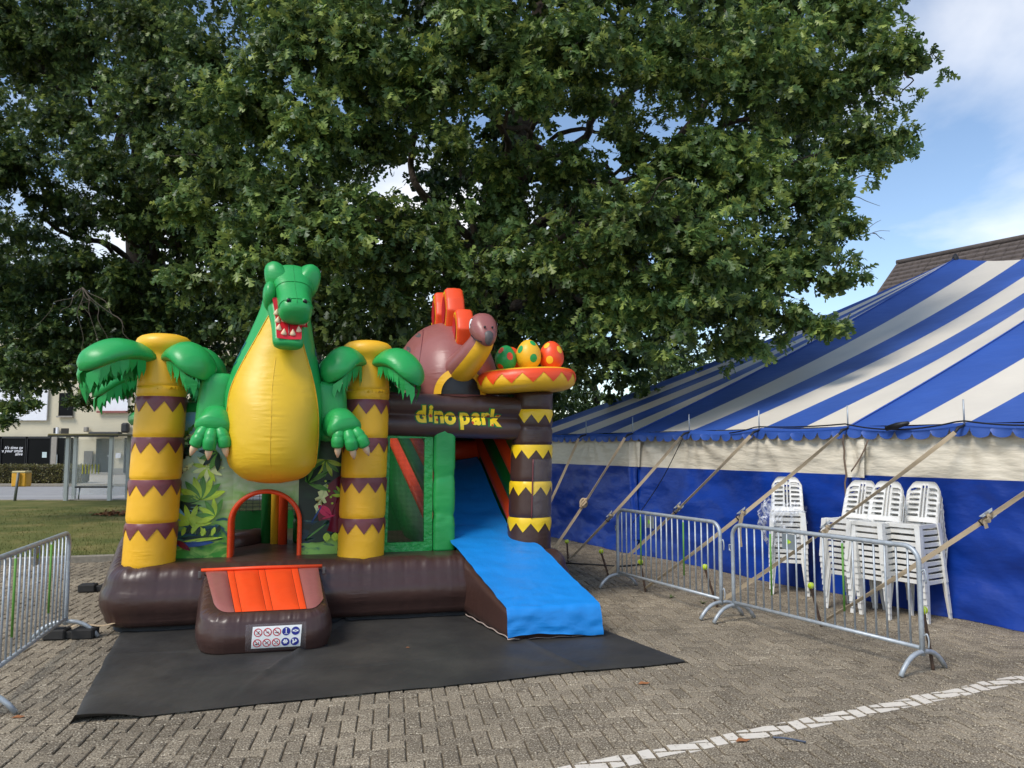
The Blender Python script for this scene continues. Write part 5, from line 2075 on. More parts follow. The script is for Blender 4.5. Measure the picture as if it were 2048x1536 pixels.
def body_pt(z, an, lift=0.0):
    """an: degrees from straight ahead (towards the camera), positive to the right"""
    _, ca, hw, bf, bb, _h = bsec(z)
    cy = bb * .5 + bf * .5
    a = radians(an)
    hy = (cy - bf) if cos(a) > 0 else (bb - cy)
    x, y = sin(a), -cos(a)
    return Vector((ca + x * (hw + lift), cy + y * (hy + lift), z))
zs = [1.475, 1.485, 1.50, 1.525, 1.55, 1.59] + [1.64 + (3.48 - 1.64) * k / 200 for k in range(201)]
vg, vy = [], []
ng, ny = 30, 36
for z in zs:
    h = bsec(z)[5]
    for k in range(ny + 1):
        q_ = 2 * k / ny - 1
        rip = mnoise.noise(Vector((q_ * 2.5, z * 38, 1))) * (math.exp(-(q_ / .22) ** 2) * (1 if z < 2.6 else .3) + .8 * abs(q_) ** 8)
        vy.append(body_pt(z, h * q_, .004 * sin(pi * k / ny) ** .3 + .0045 * rip))
    for k in range(ng + 1):
        vg.append(body_pt(z, h + (360 - 2 * h) * k / ng))
def strips(v, n):
    f = []
    for j in range(len(zs) - 1):
        for k in range(n):
            a = j * (n + 1) + k
            f.append((a, a + 1, a + n + 2, a + n + 1))
    return f
rex = obj('green_dinosaur', vg, strips(vg, ng) + [tuple(reversed(range(ng + 1)))], V_GREEN, castle)
obj('belly', vy, strips(vy, ny) + [tuple(reversed(range(ny + 1)))], V_BELLY, rex)
obj('belly_seam', *tube([body_pt(z, 0, .005) for z in zs[4:130:4]], .0035, 5), V_BELLY, rex)
for sg in (-1, 1):
    obj('side_seam', *tube([body_pt(z, sg * (bsec(z)[5] + .3), .004) for z in zs[2:200:4]], .005, 5), V_YEL, rex)
# painted spots on the neck
P_SPOT = vinyl('spot_blue', rgb(28, 110, 120), rough=.34)
for (z, an, rz2, ra2) in ((2.66, -84, .075, 6), (2.80, -76, .05, 5), (2.90, -72, .055, 4), (2.72, -72, .025, 3), (2.70, 84, .06, 5), (2.86, 80, .05, 5), (2.58, -96, .05, 5)):
    v = [body_pt(z, an, .004)] + [body_pt(z + sin(2 * pi * k / 14) * rz2, an + cos(2 * pi * k / 14) * ra2 + sin(2 * pi * k / 14) * 3, .004) for k in range(14)]
    obj('neck_spot', v, [(0, 1 + k, 1 + (k + 1) % 14) for k in range(14)], P_SPOT, rex)
# upper head and snout
fw = Vector((.12, -.76, -.63)).normalized()
rt = Vector((.99, .14, 0)).normalized()
rt = (rt - fw * fw.dot(rt)).normalized()
up = rt.cross(fw)
up = up if up.z > 0 else -up
def hring(c, hw, hh, p=2.6, skew=0.0, n=36):
    return sring(c, rt, up, hw, hh, n, p)
h0_ = Vector((1.69, .19, 3.635))
HS = [(tuple(h0_ + fw * t), w, h) for t, w, h in ((-.10, .10, .10), (-.06, .17, .17), (.02, .215, .205), (.12, .225, .205), (.22, .215, .19), (.32, .19, .168), (.40, .170, .152), (.48, .165, .148), (.56, .168, .148), (.64, .168, .145), (.70, .150, .128), (.735, .115, .095), (.75, .06, .05))]
skull = obj('head', *loft([hring(c, w, h) for c, w, h in HS]), V_GREEN, rex)
# seams across the head
for (i, sz) in ((5, 1.0), (9, 1.0)):
    c, w, h = HS[i]
    r_ = hring(c, w + .004, h + .004)
    obj('head_seam', *tube(r_[1:18], .0035, 5), V_GREEN, rex)
obj('head_seam', *tube([Vector(c) + up * (h + .003) for c, w, h in HS[2:11]], .003, 5), V_GREEN, rex)
# brows: puffed horns either side, eye on the outer face
for sg in (-1, 1):
    bc = Vector((1.71, .08, 3.66)) + rt * (.158 * sg)
    rings = []
    for (t, w, h) in ((-.16, .14, .10), (-.08, .145, .125), (.0, .13, .125), (.06, .112, .112), (.105, .092, .092), (.135, .068, .07), (.152, .04, .042), (.158, .012, .012)):
        ax = (Vector((0, 0, 1)) * .90 + rt * (.42 * sg)).normalized()
        e1 = (fw - ax * ax.dot(fw)).normalized()
        e2 = ax.cross(e1)
        rings.append(sring(bc + ax * t, e1, e2, h * 1.2, w * .95, 28, 3.0))
    obj('brow', *loft(rings), V_GREEN, rex)
    # fold running from the brow to the cheek
    ck = Vector((1.67, .0, 3.42)) + rt * (.175 * sg)
    obj('cheek', *blob(ck, (.075, .17, .14), 22, 2.2, Matrix.Rotation(radians(-36), 3, 'X')), V_GREEN, rex)
    eye_patch(bc + rt * (.100 * sg) + Vector((0, .0, .05)), rt * sg + Vector((0, -.25, .1)), (0, 0, 1), .05, .055, rex, .008)
for sg in (-1, 1):
    c = Vector(HS[9][0]) + rt * (.080 * sg) + up * .122
    obj('nostril_pad', *blob(c, (.038, .038, .032), 14), V_GREEN, rex)
    c2 = c + up * .012 + fw * .028
    obj('nostril', *tube([c2 - fw * .01, c2 + fw * .014], .021, 12), V_BLACK, rex)
# lower jaw: hangs open, red inside
jf = Vector((.06, -.50, -.86)).normalized()
jr = (rt - jf * jf.dot(rt)).normalized()
ju = jr.cross(jf)
ju = ju if ju.y < 0 else -ju          # out of the mouth, towards the camera
j0 = Vector((1.67, .0, 3.36))
JS = [(-.05, .20, .10), (.05, .205, .115), (.15, .19, .11), (.25, .172, .10), (.34, .162, .088), (.43, .158, .080), (.52, .154, .074), (.56, .142, .064), (.585, .11, .045)]
jaw = obj('lower_jaw', *loft([sring(j0 + jf * t, jr, ju, w, h, 32, 3.2) for t, w, h in JS]), V_GREEN, rex)
def on_jaw(s, t, lift):
    """s across -1..1, t down the jaw in metres"""
    for (t0, w0, h0), (t1, w1, h1) in zip(JS[:-1], JS[1:]):
        if t0 <= t <= t1:
            k = (t - t0) / (t1 - t0)
            w, h = w0 + (w1 - w0) * k, h0 + (h1 - h0) * k
            break
    return j0 + jf * t + jr * (s * w * .80) + ju * (h * .93 + lift)
obj('mouth_lining', *grid(lambda u, v: on_jaw(2 * u - 1, .04 + .50 * v, .022 - .012 * (1 - abs(2 * u - 1)) ), 18, 18), V_RED, rex)
obj('tongue_seam', *tube([on_jaw(0, .1 + .04 * k, .008) for k in range(11)], .008, 6), V_DMAUVE, rex)
# roof of the mouth under the snout
obj('palate', *grid(lambda u, v: Vector(HS[4][0]).lerp(Vector(HS[10][0]), v) + rt * ((2 * u - 1) * .13) - up * (.150 + .02 * (1 - v)), 8, 8), V_RED, rex)
def tooth(c, d, r, h):
    d = Vector(d).normalized()
    e1 = d.cross(Vector((1, 0.2, 0))).normalized()
    e2 = d.cross(e1)
    rings = [sring(Vector(c) + d * (h * t), e1, e2, r * k, r * k, 14) for t, k in ((-.10, .6), (0, .95), (.15, 1.0), (.4, .8), (.7, .45), (.95, .14), (1.0, .04))]
    obj('tooth', *loft(rings), V_BONE, rex)
for (s, t) in ((-.42, .485), (.30, .485), (-.80, .43), (.78, .44), (-.86, .34), (-.90, .25), (.86, .35)):
    tooth(on_jaw(s, t, .006), ju * .75 - jf * .75 + jr * (-.12 * s), .030, .062)
for (i, s) in ((9, -.78), (9, .62), (8, .92), (8, -.95), (7, -.98), (7, .98)):
    c, w, h = HS[i]
    tooth(Vector(c) + rt * (s * w * .86) - up * (h * .80), -up * 1.0 + fw * .15, .028, .085)
# arms: puffed shoulder, forearm brought forward, three-fingered hand
def arm(sg, sh, el, wr, knuck, fingers, tip_r=.052):
    pth = smooth_path([sh, (Vector(sh) + Vector(el)) / 2 + Vector((sg * .02, .02, 0)), el], 8)
    rr = [.15 + .025 * sin(pi * i / (len(pth) - 1)) for i in range(len(pth))]
    pth2 = [Vector(pth[0]) + Vector((0, 0, .10))] + pth + [Vector(pth[-1]) + Vector((0, 0, -.10))]
    ux, uy = (sh[0] + el[0]) / 2, (sh[1] + el[1]) / 2
    srings = []
    for (zz, k_) in ((sh[2] + .14, .25), (sh[2] + .13, .62), (sh[2] + .11, .84), (sh[2] + .07, .96), (sh[2], 1.0), ((sh[2] + el[2]) / 2, 1.03), (el[2], 1.0), (el[2] - .08, .9), (el[2] - .13, .7), (el[2] - .15, .35)):
        t_ = (sh[2] - zz) / (sh[2] - el[2])
        srings.append(sring((sh[0] + (el[0] - sh[0]) * t_, uy + .06, zz), (1, 0, 0), (0, 1, 0), .18 * k_, .20 * k_, 32, 3.0))
    obj('upper_arm', *loft(srings[::-1]), V_GREEN, rex)
    p3 = smooth_path([Vector(el) + Vector((0, .05, 0)), Vector(el).lerp(Vector(wr), .5), wr, Vector(wr).lerp(Vector(knuck), .55), knuck], 6)
    n3 = len(p3)
    r3 = []
    for i in range(n3):
        t = i / (n3 - 1)
        r3.append(.145 - .015 * t if t < .55 else (.137 + .03 * sin(pi * (t - .55) / .45) - .02 * (t - .55)))
    r3[-1] = .12
    # hand widens: flatten section by building our own rings
    rings = []
    for (p, tt, nn, bb), r in zip(frames(p3), r3):
        sdx = (Vector((1, .2, 0)) - tt * tt.dot(Vector((1, .2, 0)))).normalized()
        e2 = tt.cross(sdx)
        k = len(rings) / (n3 - 1)
        rings.append(sring(p, sdx, e2, r * (1.0 + .22 * max(0, k - .5) * 2), r * (1.0 - .30 * max(0, k - .5) * 2), 28, 2.3))
    e_ = frames(p3)[-1]
    rings.append([p_ * .35 + (Vector(knuck) + e_[1] * .05) * .65 for p_ in rings[-1]])
    obj('forearm', *loft(rings), V_GREEN, rex)
    for (f0, f1, f2) in fingers:
        fp = smooth_path([f0, f1, f2], 10)
        nf = len(fp)
        fr2 = []
        for i in range(nf):
            t = i / (nf - 1)
            r = .060 + .008 * sin(pi * t) - .006 * math.exp(-((t - .42) / .05) ** 2) - .004 * math.exp(-((t - .05) / .06) ** 2)
            if t > .86:
                r *= sqrt(max(.18, 1 - ((t - .86) / .155) ** 2))
            fr2.append(r)
        obj('finger', *tube(fp, fr2, 20), V_GREEN, rex)
        d = (Vector(f2) - Vector(f1)).normalized()
        tooth_path = [Vector(f2) - d * .012, Vector(f2) + d * .02, Vector(f2) + d * .05 + Vector((0, .004, -.004)), Vector(f2) + d * .085 + Vector((0, .01, -.01))]
        obj('claw', *tube(tooth_path, [.036, .036, .026, .008], 14), V_BONE, rex)
arm(-1, (.985, .16, 2.48), (.945, .16, 2.08), (1.0, -.06, 2.13), (.985, -.16, 2.00),
    [((.915, -.17, 2.03), (.865, -.20, 1.93), (.825, -.19, 1.845)), ((.985, -.19, 2.01), (.975, -.23, 1.91), (.965, -.21, 1.81)), ((1.055, -.17, 2.02), (1.10, -.20, 1.92), (1.115, -.19, 1.835))])
arm(1, (2.12, .16, 2.42), (2.14, .16, 2.05), (2.24, -.06, 2.12), (2.30, -.16, 1.99),
    [((2.235, -.17, 2.02), (2.215, -.20, 1.92), (2.215, -.19, 1.83)), ((2.315, -.19, 2.00), (2.345, -.23, 1.90), (2.365, -.21, 1.81)), ((2.385, -.17, 2.02), (2.45, -.20, 1.93), (2.495, -.19, 1.84))])
# legs and tail behind, so the figure stands on the wall
obj('tail', *tube(smooth_path([(1.55, .3, 2.1), (1.5, .9, 2.0), (1.45, 1.5, 2.05)], 6), [.35 - .022 * i for i in range(13)], 20), V_GREEN, rex)

# ================================================================== ground sheet and small things
M_TARP = mat('black_tarpaulin', rgb(43, 42, 41), rough=.58, var=.10, nscale=1.4, bump=.8, bscale=3.5, stretch=(1, 1, 1), bdist=.03, detail=9, color2=rgb(66, 63, 58))
fl_, fr2_, br_, bl_ = TARP
def tarpf(u, v):
    p = fl_.lerp(fr2_, u).lerp(bl_.lerp(br_, u), v)
    e = min(u, 1 - u, v * .6, 1) * 30
    wv_ = .012 * mnoise.noise(Vector((p.x * 1.3, p.y * 1.3, 4))) + .007 * mnoise.noise(Vector((p.x * 3 + p.y, p.y * 4, 7))) + .004 * mnoise.noise(Vector((p.x * 9, p.y * 5 - p.x * 4, 2)))
    fold = .032 * math.exp(-((p.x - (-2.02 + .10 * (p.y - 6)) - .04 * mnoise.noise(Vector((p.y * 2, 0, 0)))) / .030) ** 2) * min(1, max(0, (p.y - 5.75)))
    fold += .020 * math.exp(-((p.y - 7.05 - .3 * (p.x + 3)) / .03) ** 2) * (1 if p.x < -1.9 else 0)
    fold += .014 * math.exp(-((p.y - 6.05 - .33 * (p.x + 3)) / .02) ** 2) * max(0, min(1, (p.x + 2.9) * 2)) * max(0, min(1, (-.2 - p.x)))
    fold += .018 * math.exp(-((p.x - .35 + .5 * (p.y - 7)) / .03) ** 2)
    z = .010 + max(0, wv_ + .008 + fold) * min(1, e + .3)
    curl = max(0, mnoise.noise(Vector((u * 7, 1.5, 0))) - .12) * .10 * math.exp(-v / .012)
    z += curl
    if u < .004 or u > .996:
        z = .003
    k = .03 * mnoise.noise(Vector((u * 6, v * 6, 3)))
    return Vector((p.x + k, p.y - k, z))
tag(obj('ground_sheet', *grid(tarpf, 150, 90), M_TARP), 'black ground sheet spread on the paving under the bouncy castle', 'tarpaulin')

M_RUB = mat('black_rubber', rgb(44, 42, 40), rough=.85, var=.15, nscale=12, bump=.4, bscale=60, bdist=.004)
def weight(p, ang, label, strapped):
    root = tag(empty('rubber_weight', (p[0], p[1], 0), ang), label, 'weight', 'rubber weights holding the castle')
    b1 = MB()
    b1.box((-.13, 0, .05), (.20, .17, .095), 0, .012)
    b1.box((.13, 0, .05), (.20, .17, .095), 0, .012)
    b1.box((0, 0, .04), (.10, .10, .07), 0, .008)
    b1.build('block', M_RUB, root, smooth=False)
    obj('top_groove', *box((-.13, 0, .098), (.14, .05, .012), 0, .003), M_DARK, root, smooth=False)
    obj('top_groove', *box((.13, 0, .098), (.14, .05, .012), 0, .003), M_DARK, root, smooth=False)
    if strapped:
        sp = [(-.02, .05, .10), (.10, .03, .125), (.26, .06, .10), (.42, .10, .13), (.60, .14, .16)]
        obj('lashing', *ribbon(smooth_path(sp, 5), .035, .004, Vector((0, 1, .2))), M_STRAP2, root)
        obj('buckle', *box((.44, .105, .14), (.07, .04, .02), .2, .004), M_STEEL, root, smooth=False)
    return root
weight((-4.27, 7.62), .10, 'black rubber weight lashed to the castle near the left barrier foot', True)
weight((-5.30, 10.05), .22, 'black rubber weight farther back beside the castle mattress', False)
obj_l = mat('dry_leaf', rgb(150, 96, 56), rough=.8, var=.25, nscale=30)
for (x, y, s, lb) in ((-3.37, 5.42, .045, 'small orange dry leaf lying near the ground sheet corner'), (1.03, 6.17, .05, 'brown dry leaf on the paving right of the ground sheet'), (-.95, 7.19, .02, 'tiny tan leaf crumb on the black ground sheet'), (1.45, 5.0, .05, 'dry leaf scrap beside the white painted line')):
    z0_ = .022 if 'sheet' in lb and 'tiny' in lb else .006
    pts = [(x + s * q[0], y + s * q[1], z0_ + s * q[2]) for q in ((-1, -.3, 0), (-.3, -.5, .15), (.4, -.35, .05), (1, 0, .2), (.4, .45, .1), (-.4, .4, .25), (0, 0, .02))]
    tag(obj('fallen_leaf', pts, [(6, 0, 1), (6, 1, 2), (6, 2, 3), (6, 3, 4), (6, 4, 5), (6, 5, 0)], obj_l, smooth=False), lb, 'leaf')
tw = smooth_path([(1.66, 5.06, .006), (1.74, 5.03, .010), (1.84, 4.98, .006)], 4)
tag(obj('blue_string', *tube(tw, .006, 5), mat('string_blue', rgb(84, 92, 108), rough=.8)), 'scrap of grey blue string on the paving below the white line', 'string')
for (x, y, lb) in ((1.95, 9.6, 'green weed sprouting from the paving joints behind the far barrier'), (2.25, 9.25, 'smaller weed in the paving joints near the fourth stake')):
    v, f = [], []
    for k in range(14):
        a = rs.uniform(0, 2 * pi); l_ = rs.uniform(.03, .08)
        b = len(v)
        v += [(x + cos(a + 1.5) * .008, y + sin(a + 1.5) * .008, 0), (x - cos(a + 1.5) * .008, y - sin(a + 1.5) * .008, 0), (x + cos(a) * l_, y + sin(a) * l_, .02 + l_ * .3)]
        f.append((b, b + 1, b + 2))
    tag(obj('weed', v, f, mat('weed_green', rgb(80, 104, 44), rough=.8), smooth=False), lb, 'weed')

# ================================================================== trees
def fast_mesh(name, V, loops, starts, totals, m, parent=None):
    me = bpy.data.meshes.new(name)
    me.vertices.add(len(V))
    me.vertices.foreach_set('co', V.astype(np.float32).ravel())
    me.loops.add(len(loops))
    me.loops.foreach_set('vertex_index', loops.astype(np.int32))
    me.polygons.add(len(starts))
    me.polygons.foreach_set('loop_start', starts.astype(np.int32))
    me.polygons.foreach_set('loop_total', totals.astype(np.int32))
    me.materials.append(m)
    me.update(calc_edges=True)
    o = bpy.data.objects.new(name, me)
    COL.objects.link(o)
    if parent:
        o.parent = parent
    return o

def leaf_template(lod):
    """lobed oak leaf: x across, y along, z out of the blade"""
    if lod == 0:
        mid = [(0, 0, 0), (0, .36, .03), (0, .62, .02), (0, 1.02, -.06)]
        side = [(.055, .16, 0), (.31, .33, -.05), (.055, .36, .0), (.42, .66, -.07), (.06, .63, 0), (.25, .93, -.06)]
        V = mid + side + [(-x, y, z) for x, y, z in side]
        Fc = []
        for s, sg in ((4, 1), (10, -1)):
            for q in ((0, s, s + 1, s + 2, 1), (1, s + 2, s + 3, s + 4, 2), (2, s + 4, s + 5, 3)):
                Fc.append(q if sg > 0 else tuple(reversed(q)))
    else:
        V = [(0, 0, 0), (0, .55, .03), (0, 1, -.05), (.30, .34, -.04), (.13, .5, 0), (.30, .72, -.06), (-.30, .34, -.04), (-.13, .5, 0), (-.30, .72, -.06)]
        Fc = [(0, 3, 4, 1), (1, 4, 5, 2), (1, 7, 6, 0), (2, 8, 7, 1)]
    return np.array(V, float), Fc

def leaf_mesh(name, P, D, U, S, lod, m, parent):
    """P positions, D pointing directions, U blade normals, S sizes"""
    T, Fc = leaf_template(lod)
    D = D / np.linalg.norm(D, axis=1, keepdims=True)
    R = np.cross(D, U)
    R /= np.maximum(np.linalg.norm(R, axis=1, keepdims=True), 1e-6)
    U = np.cross(R, D)
    n, k = len(P), len(T)
    V = (P[:, None, :] + S[:, None, None] * (T[None, :, 0:1] * R[:, None, :] + T[None, :, 1:2] * D[:, None, :] + T[None, :, 2:3] * U[:, None, :])).reshape(-1, 3)
    fl = np.concatenate([np.array(q) for q in Fc])
    ft = np.array([len(q) for q in Fc])
    loops = (np.arange(n)[:, None] * k + fl[None, :]).ravel()
    totals = np.tile(ft, n)
    starts = np.concatenate([[0], np.cumsum(totals)[:-1]])
    return fast_mesh(name, V, loops, starts, totals, m, parent)

def leaf_mat(name, c1, c2, c3, trans=.25):
    m = bpy.data.materials.new(name)
    m.use_nodes = True
    t = m.node_tree
    t.nodes.clear()
    out = t.nodes.new('ShaderNodeOutputMaterial')
    p = t.nodes.new('ShaderNodeBsdfPrincipled')
    p.inputs['Roughness'].default_value = .42
    p.inputs['Specular IOR Level'].default_value = .45
    g = t.nodes.new('ShaderNodeNewGeometry')
    r = t.nodes.new('ShaderNodeValToRGB')
    e = r.color_ramp.elements
    e[0].position = 0; e[0].color = (*c1, 1)
    e[1].position = 1; e[1].color = (*c3, 1)
    k = e.new(.62); k.color = (*c2, 1)
    t.links.new(g.outputs['Random Per Island'], r.inputs[0])
    # clumps differ: younger, paler sprays and older, darker ones
    nn = t.nodes.new('ShaderNodeTexNoise'); nn.inputs['Scale'].default_value = 1.1; nn.inputs['Detail'].default_value = 2
    t.links.new(g.outputs['Position'], nn.inputs['Vector'])
    rn = t.nodes.new('ShaderNodeMapRange'); rn.inputs['From Min'].default_value = .35; rn.inputs['From Max'].default_value = .65
    rn.inputs['To Min'].default_value = .68; rn.inputs['To Max'].default_value = 1.35
    t.links.new(nn.outputs['Fac'], rn.inputs['Value'])
    mv = t.nodes.new('ShaderNodeMix'); mv.data_type = 'RGBA'; mv.blend_type = 'MULTIPLY'; mv.inputs['Factor'].default_value = 1
    t.links.new(r.outputs[0], mv.inputs['A']); t.links.new(rn.outputs[0], mv.inputs['B'])
    r = mv
    t.links.new(r.outputs['Result'], p.inputs['Base Color'])
    tr = t.nodes.new('ShaderNodeBsdfTranslucent')
    hs_ = t.nodes.new('ShaderNodeHueSaturation')
    hs_.inputs['Hue'].default_value = .48
    hs_.inputs['Value'].default_value = 1.5
    t.links.new(r.outputs['Result'], hs_.inputs['Color'])
    t.links.new(hs_.outputs[0], tr.inputs['Color'])
    mx_ = t.nodes.new('ShaderNodeMixShader')
    mx_.inputs[0].default_value = trans
    t.links.new(p.outputs[0], mx_.inputs[1])
    t.links.new(tr.outputs[0], mx_.inputs[2])
    t.links.new(mx_.outputs[0], out.inputs['Surface'])
    return m
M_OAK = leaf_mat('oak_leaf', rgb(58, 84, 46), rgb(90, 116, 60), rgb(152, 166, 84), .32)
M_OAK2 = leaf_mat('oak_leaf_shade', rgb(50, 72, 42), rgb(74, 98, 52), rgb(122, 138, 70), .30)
M_BUSH = leaf_mat('bush_leaf', rgb(56, 80, 36), rgb(84, 110, 50), rgb(128, 146, 70))
M_BARK = mat('oak_bark', rgb(72, 62, 52), rough=.95, var=.35, nscale=9, bump=1.0, bscale=14, stretch=(1, 1, .25), bdist=.05)

nrs = np.random.RandomState(11)
def unit(n):
    v = nrs.normal(size=(n, 3))
    return v / np.linalg.norm(v, axis=1, keepdims=True)

def tufts_in(boughs, per_m2=30.0, shell=.55):
    """tuft centres in each ellipsoidal bough, biased to its surface; returns centres and outward directions"""
    C, O_ = [], []
    for (x, y, z, r, sq) in boughs:
        n = int(per_m2 * 4 * r * r)
        d = unit(n)
        rad = nrs.uniform(0, 1, n) ** shell * (1 + nrs.normal(0, .10, n))
        # uneven lobes
        lob = 1 + .28 * np.sin(d[:, 0] * 5 + x * 3) * np.cos(d[:, 1] * 4 + y) + .18 * np.sin(d[:, 2] * 7 + z * 2)
        q = d * (rad * lob)[:, None] * np.array([r, r, r * sq])
        # flatten into sprays: pull heights towards layers
        lay = np.round(q[:, 2] / .42) * .42
        q[:, 2] = q[:, 2] * .45 + lay * .55
        C.append(np.array([x, y, z]) + q)
        O_.append(d)
    return np.concatenate(C), np.concatenate(O_)

def foliage(name, boughs, per_m2, leaves, size, lod, m, parent, droop=.55, shell=.55, spread=.13):
    C, O_ = tufts_in(boughs, per_m2, shell)
    n = len(C)
    ax = O_ * .8 + np.array([0, 0, -.15]) + nrs.normal(0, .35, (n, 3))
    ax[:, 2] *= .6
    ax /= np.linalg.norm(ax, axis=1, keepdims=True)
    idx = np.repeat(np.arange(n), leaves)
    N_ = len(idx)
    a = ax[idx]
    ring = unit(N_)
    ring -= a * np.sum(ring * a, 1, keepdims=True)
    ring /= np.maximum(np.linalg.norm(ring, axis=1, keepdims=True), 1e-6)
    D = a * nrs.uniform(.15, .9, (N_, 1)) + ring * nrs.uniform(.5, 1.0, (N_, 1)) + np.array([0, 0, -1.0]) * nrs.uniform(.1, droop * 1.6, (N_, 1))
    U = np.array([0, 0, 1.0]) * .8 + nrs.normal(0, .45, (N_, 3)) - ring * .2
    P = C[idx] - a * nrs.uniform(0, spread * 1.6, (N_, 1)) + nrs.normal(0, spread * .35, (N_, 3))
    S = size * nrs.uniform(.65, 1.15, N_)
    return leaf_mesh(name, P, D, U, S, lod, m, parent), C, O_

def px(u, v, Y, r, sq=.8):
    """a bough given by where it appears and how far away it stands"""
    F_ = 1538.0
    pch = math.atan(125 / F_)
    xx, yy = (u - 1024) / F_, (768 - v) / F_
    d = (xx, cos(pch) - yy * sin(pch), sin(pch) + yy * cos(pch))
    t = Y / d[1]
    return (d[0] * t, Y, CAM_H + d[2] * t, r, sq)

def limb_path(a, b, wob, n=7, sagz=0.0):
    a, b = Vector(a), Vector(b)
    pts = []
    for i in range(n + 1):
        t = i / n
        p = a.lerp(b, t)
        w = wob * sin(pi * t)
        p += Vector((rnd.uniform(-w, w), rnd.uniform(-w, w), rnd.uniform(-w, w) + sagz * sin(pi * t)))
        pts.append(p)
    return smooth_path(pts, 3)

def taper(path, r0, r1):
    n = len(path)
    return [r0 + (r1 - r0) * (i / (n - 1)) ** .8 for i in range(n)]

def tree(name, label, base, trunk_pts, trunk_r, boughs_hd, boughs_ld, m_hd, m_ld, size, dens=(30, 22), nl=(9, 8), limbs=14, group='oaks over the square', lodh=0, extra_twigs=60):
    root = tag(empty(name, base), label, 'tree', group)
    o0 = Vector(base)
    def loc_(p):
        return Vector(p) - o0
    bl = lambda B: [(x - o0.x, y - o0.y, z - o0.z, r, s) for x, y, z, r, s in B]
    tp = smooth_path([loc_(p) for p in trunk_pts], 6)
    n = len(tp)
    rr = []
    for i in range(n):
        t = i / (n - 1)
        flare = .55 * math.exp(-t * 16)
        rr.append(trunk_r * (1 - .55 * t) * (1 + flare))
    v, f = tube(tp, rr, 20)
    v = [Vector(p) + Vector((1, 0, 0)) * (.05 * trunk_r * sin(atan2(p[1] - tp[0].y, p[0] - tp[0].x) * 7)) for p in v]
    obj('trunk', v, f, M_BARK, root)
    C = None
    allb = bl(boughs_hd) + bl(boughs_ld)
    # limbs from the trunk to the boughs
    lim = rnd.sample(range(len(allb)), min(limbs, len(allb)))
    for i in lim:
        x, y, z, r, s = allb[i]
        # leave the trunk below the bough
        k = min(n - 1, max(int(n * .42), min(range(n), key=lambda q: abs(tp[q].z - (z - 1.2 - .35 * sqrt((x - tp[q].x) ** 2 + (y - tp[q].y) ** 2))))))
        pth = limb_path(tp[k], (x, y, z), .5, 7, .3)
        obj('limb', *tube(pth, taper(pth, min(rr[k] * .42, .13), .025), 9), M_BARK, root)
    if boughs_hd:
        cr, C, O_ = foliage('crown', bl(boughs_hd), dens[0], nl[0], size, lodh, m_hd, root)
        # twigs carrying the outer tufts
        mb = MB()
        for _ in range(extra_twigs):
            q = rnd.randrange(len(C))
            c = Vector(C[q])
            b = min(bl(boughs_hd), key=lambda B: (Vector(B[:3]) - c).length)
            pth = limb_path(Vector(b[:3]), c, .10, 4, .05)
            mb.tube(pth, taper(pth, .022, .006), 5)
        stuff(mb.build('twigs', M_BARK, root))
        stuff(cr)
    if boughs_ld:
        stuff(foliage('crown', bl(boughs_ld), dens[1], nl[1], size * 1.12, 1, m_ld, root, shell=.42)[0])
    return root

# ---- oak behind the castle, reaching over the tent
BH = [(1775, 125, 13, .80), (1822, 122, 12.8, .30, .45), (1700, 40, 13.5, .95), (1270, 300, 13.2, .45), (1000, 330, 13.5, .6), (1170, 200, 13.5, .5), (1725, 285, 12.8, .85), (1805, 288, 12.6, .28, .5), (1650, 180, 13.5, 1.0), (1640, 395, 12.8, .85), (1690, 455, 12.5, .40, .6), (1590, 520, 12.4, .85), (1665, 560, 12.3, .40, .6),
      (1655, 650, 12.0, .36, .6), (1590, 640, 12.4, .45, .6), (1500, 610, 12.4, .85), (1470, 690, 12.8, .5, .6), (1400, 500, 12.0, 1.15), (1330, 610, 12.0, .9), (1250, 440, 11.8, 1.05), (1230, 640, 12.2, .7), (1150, 700, 13.0, .7), (1480, 350, 12.8, 1.2),
      (1510, 130, 13, 1.4), (1330, 120, 12.5, 1.15), (1360, 330, 12.8, .9), (1150, 90, 12, 1.1), (1040, 170, 11.8, .8), (960, 60, 12, 1.1), (860, 170, 12.3, .95), (720, 110, 12.3, 1.25), (640, 270, 12.3, 1.0), (760, 280, 12.8, .7), (600, 80, 12.6, 1.1),
      (560, 400, 12.3, 1.0), (700, 450, 12.0, .95), (470, 520, 12.0, .75), (375, 555, 12.0, .45, .55), (600, 520, 12.2, .7), (840, 470, 12.5, .85), (930, 560, 13.0, .8), (780, 560, 13.0, .7), (1080, 520, 12.6, .9), (1010, 420, 14.0, .8), (1130, 350, 13.5, .8), (1200, 560, 12.3, .7), (1080, 650, 13.4, .6),
      (1240, 260, 14.5, .5), (900, 300, 14.5, .5),
      (500, 200, 12.8, 1.0), (450, 330, 13.2, .8), (380, 420, 13.5, .6)]
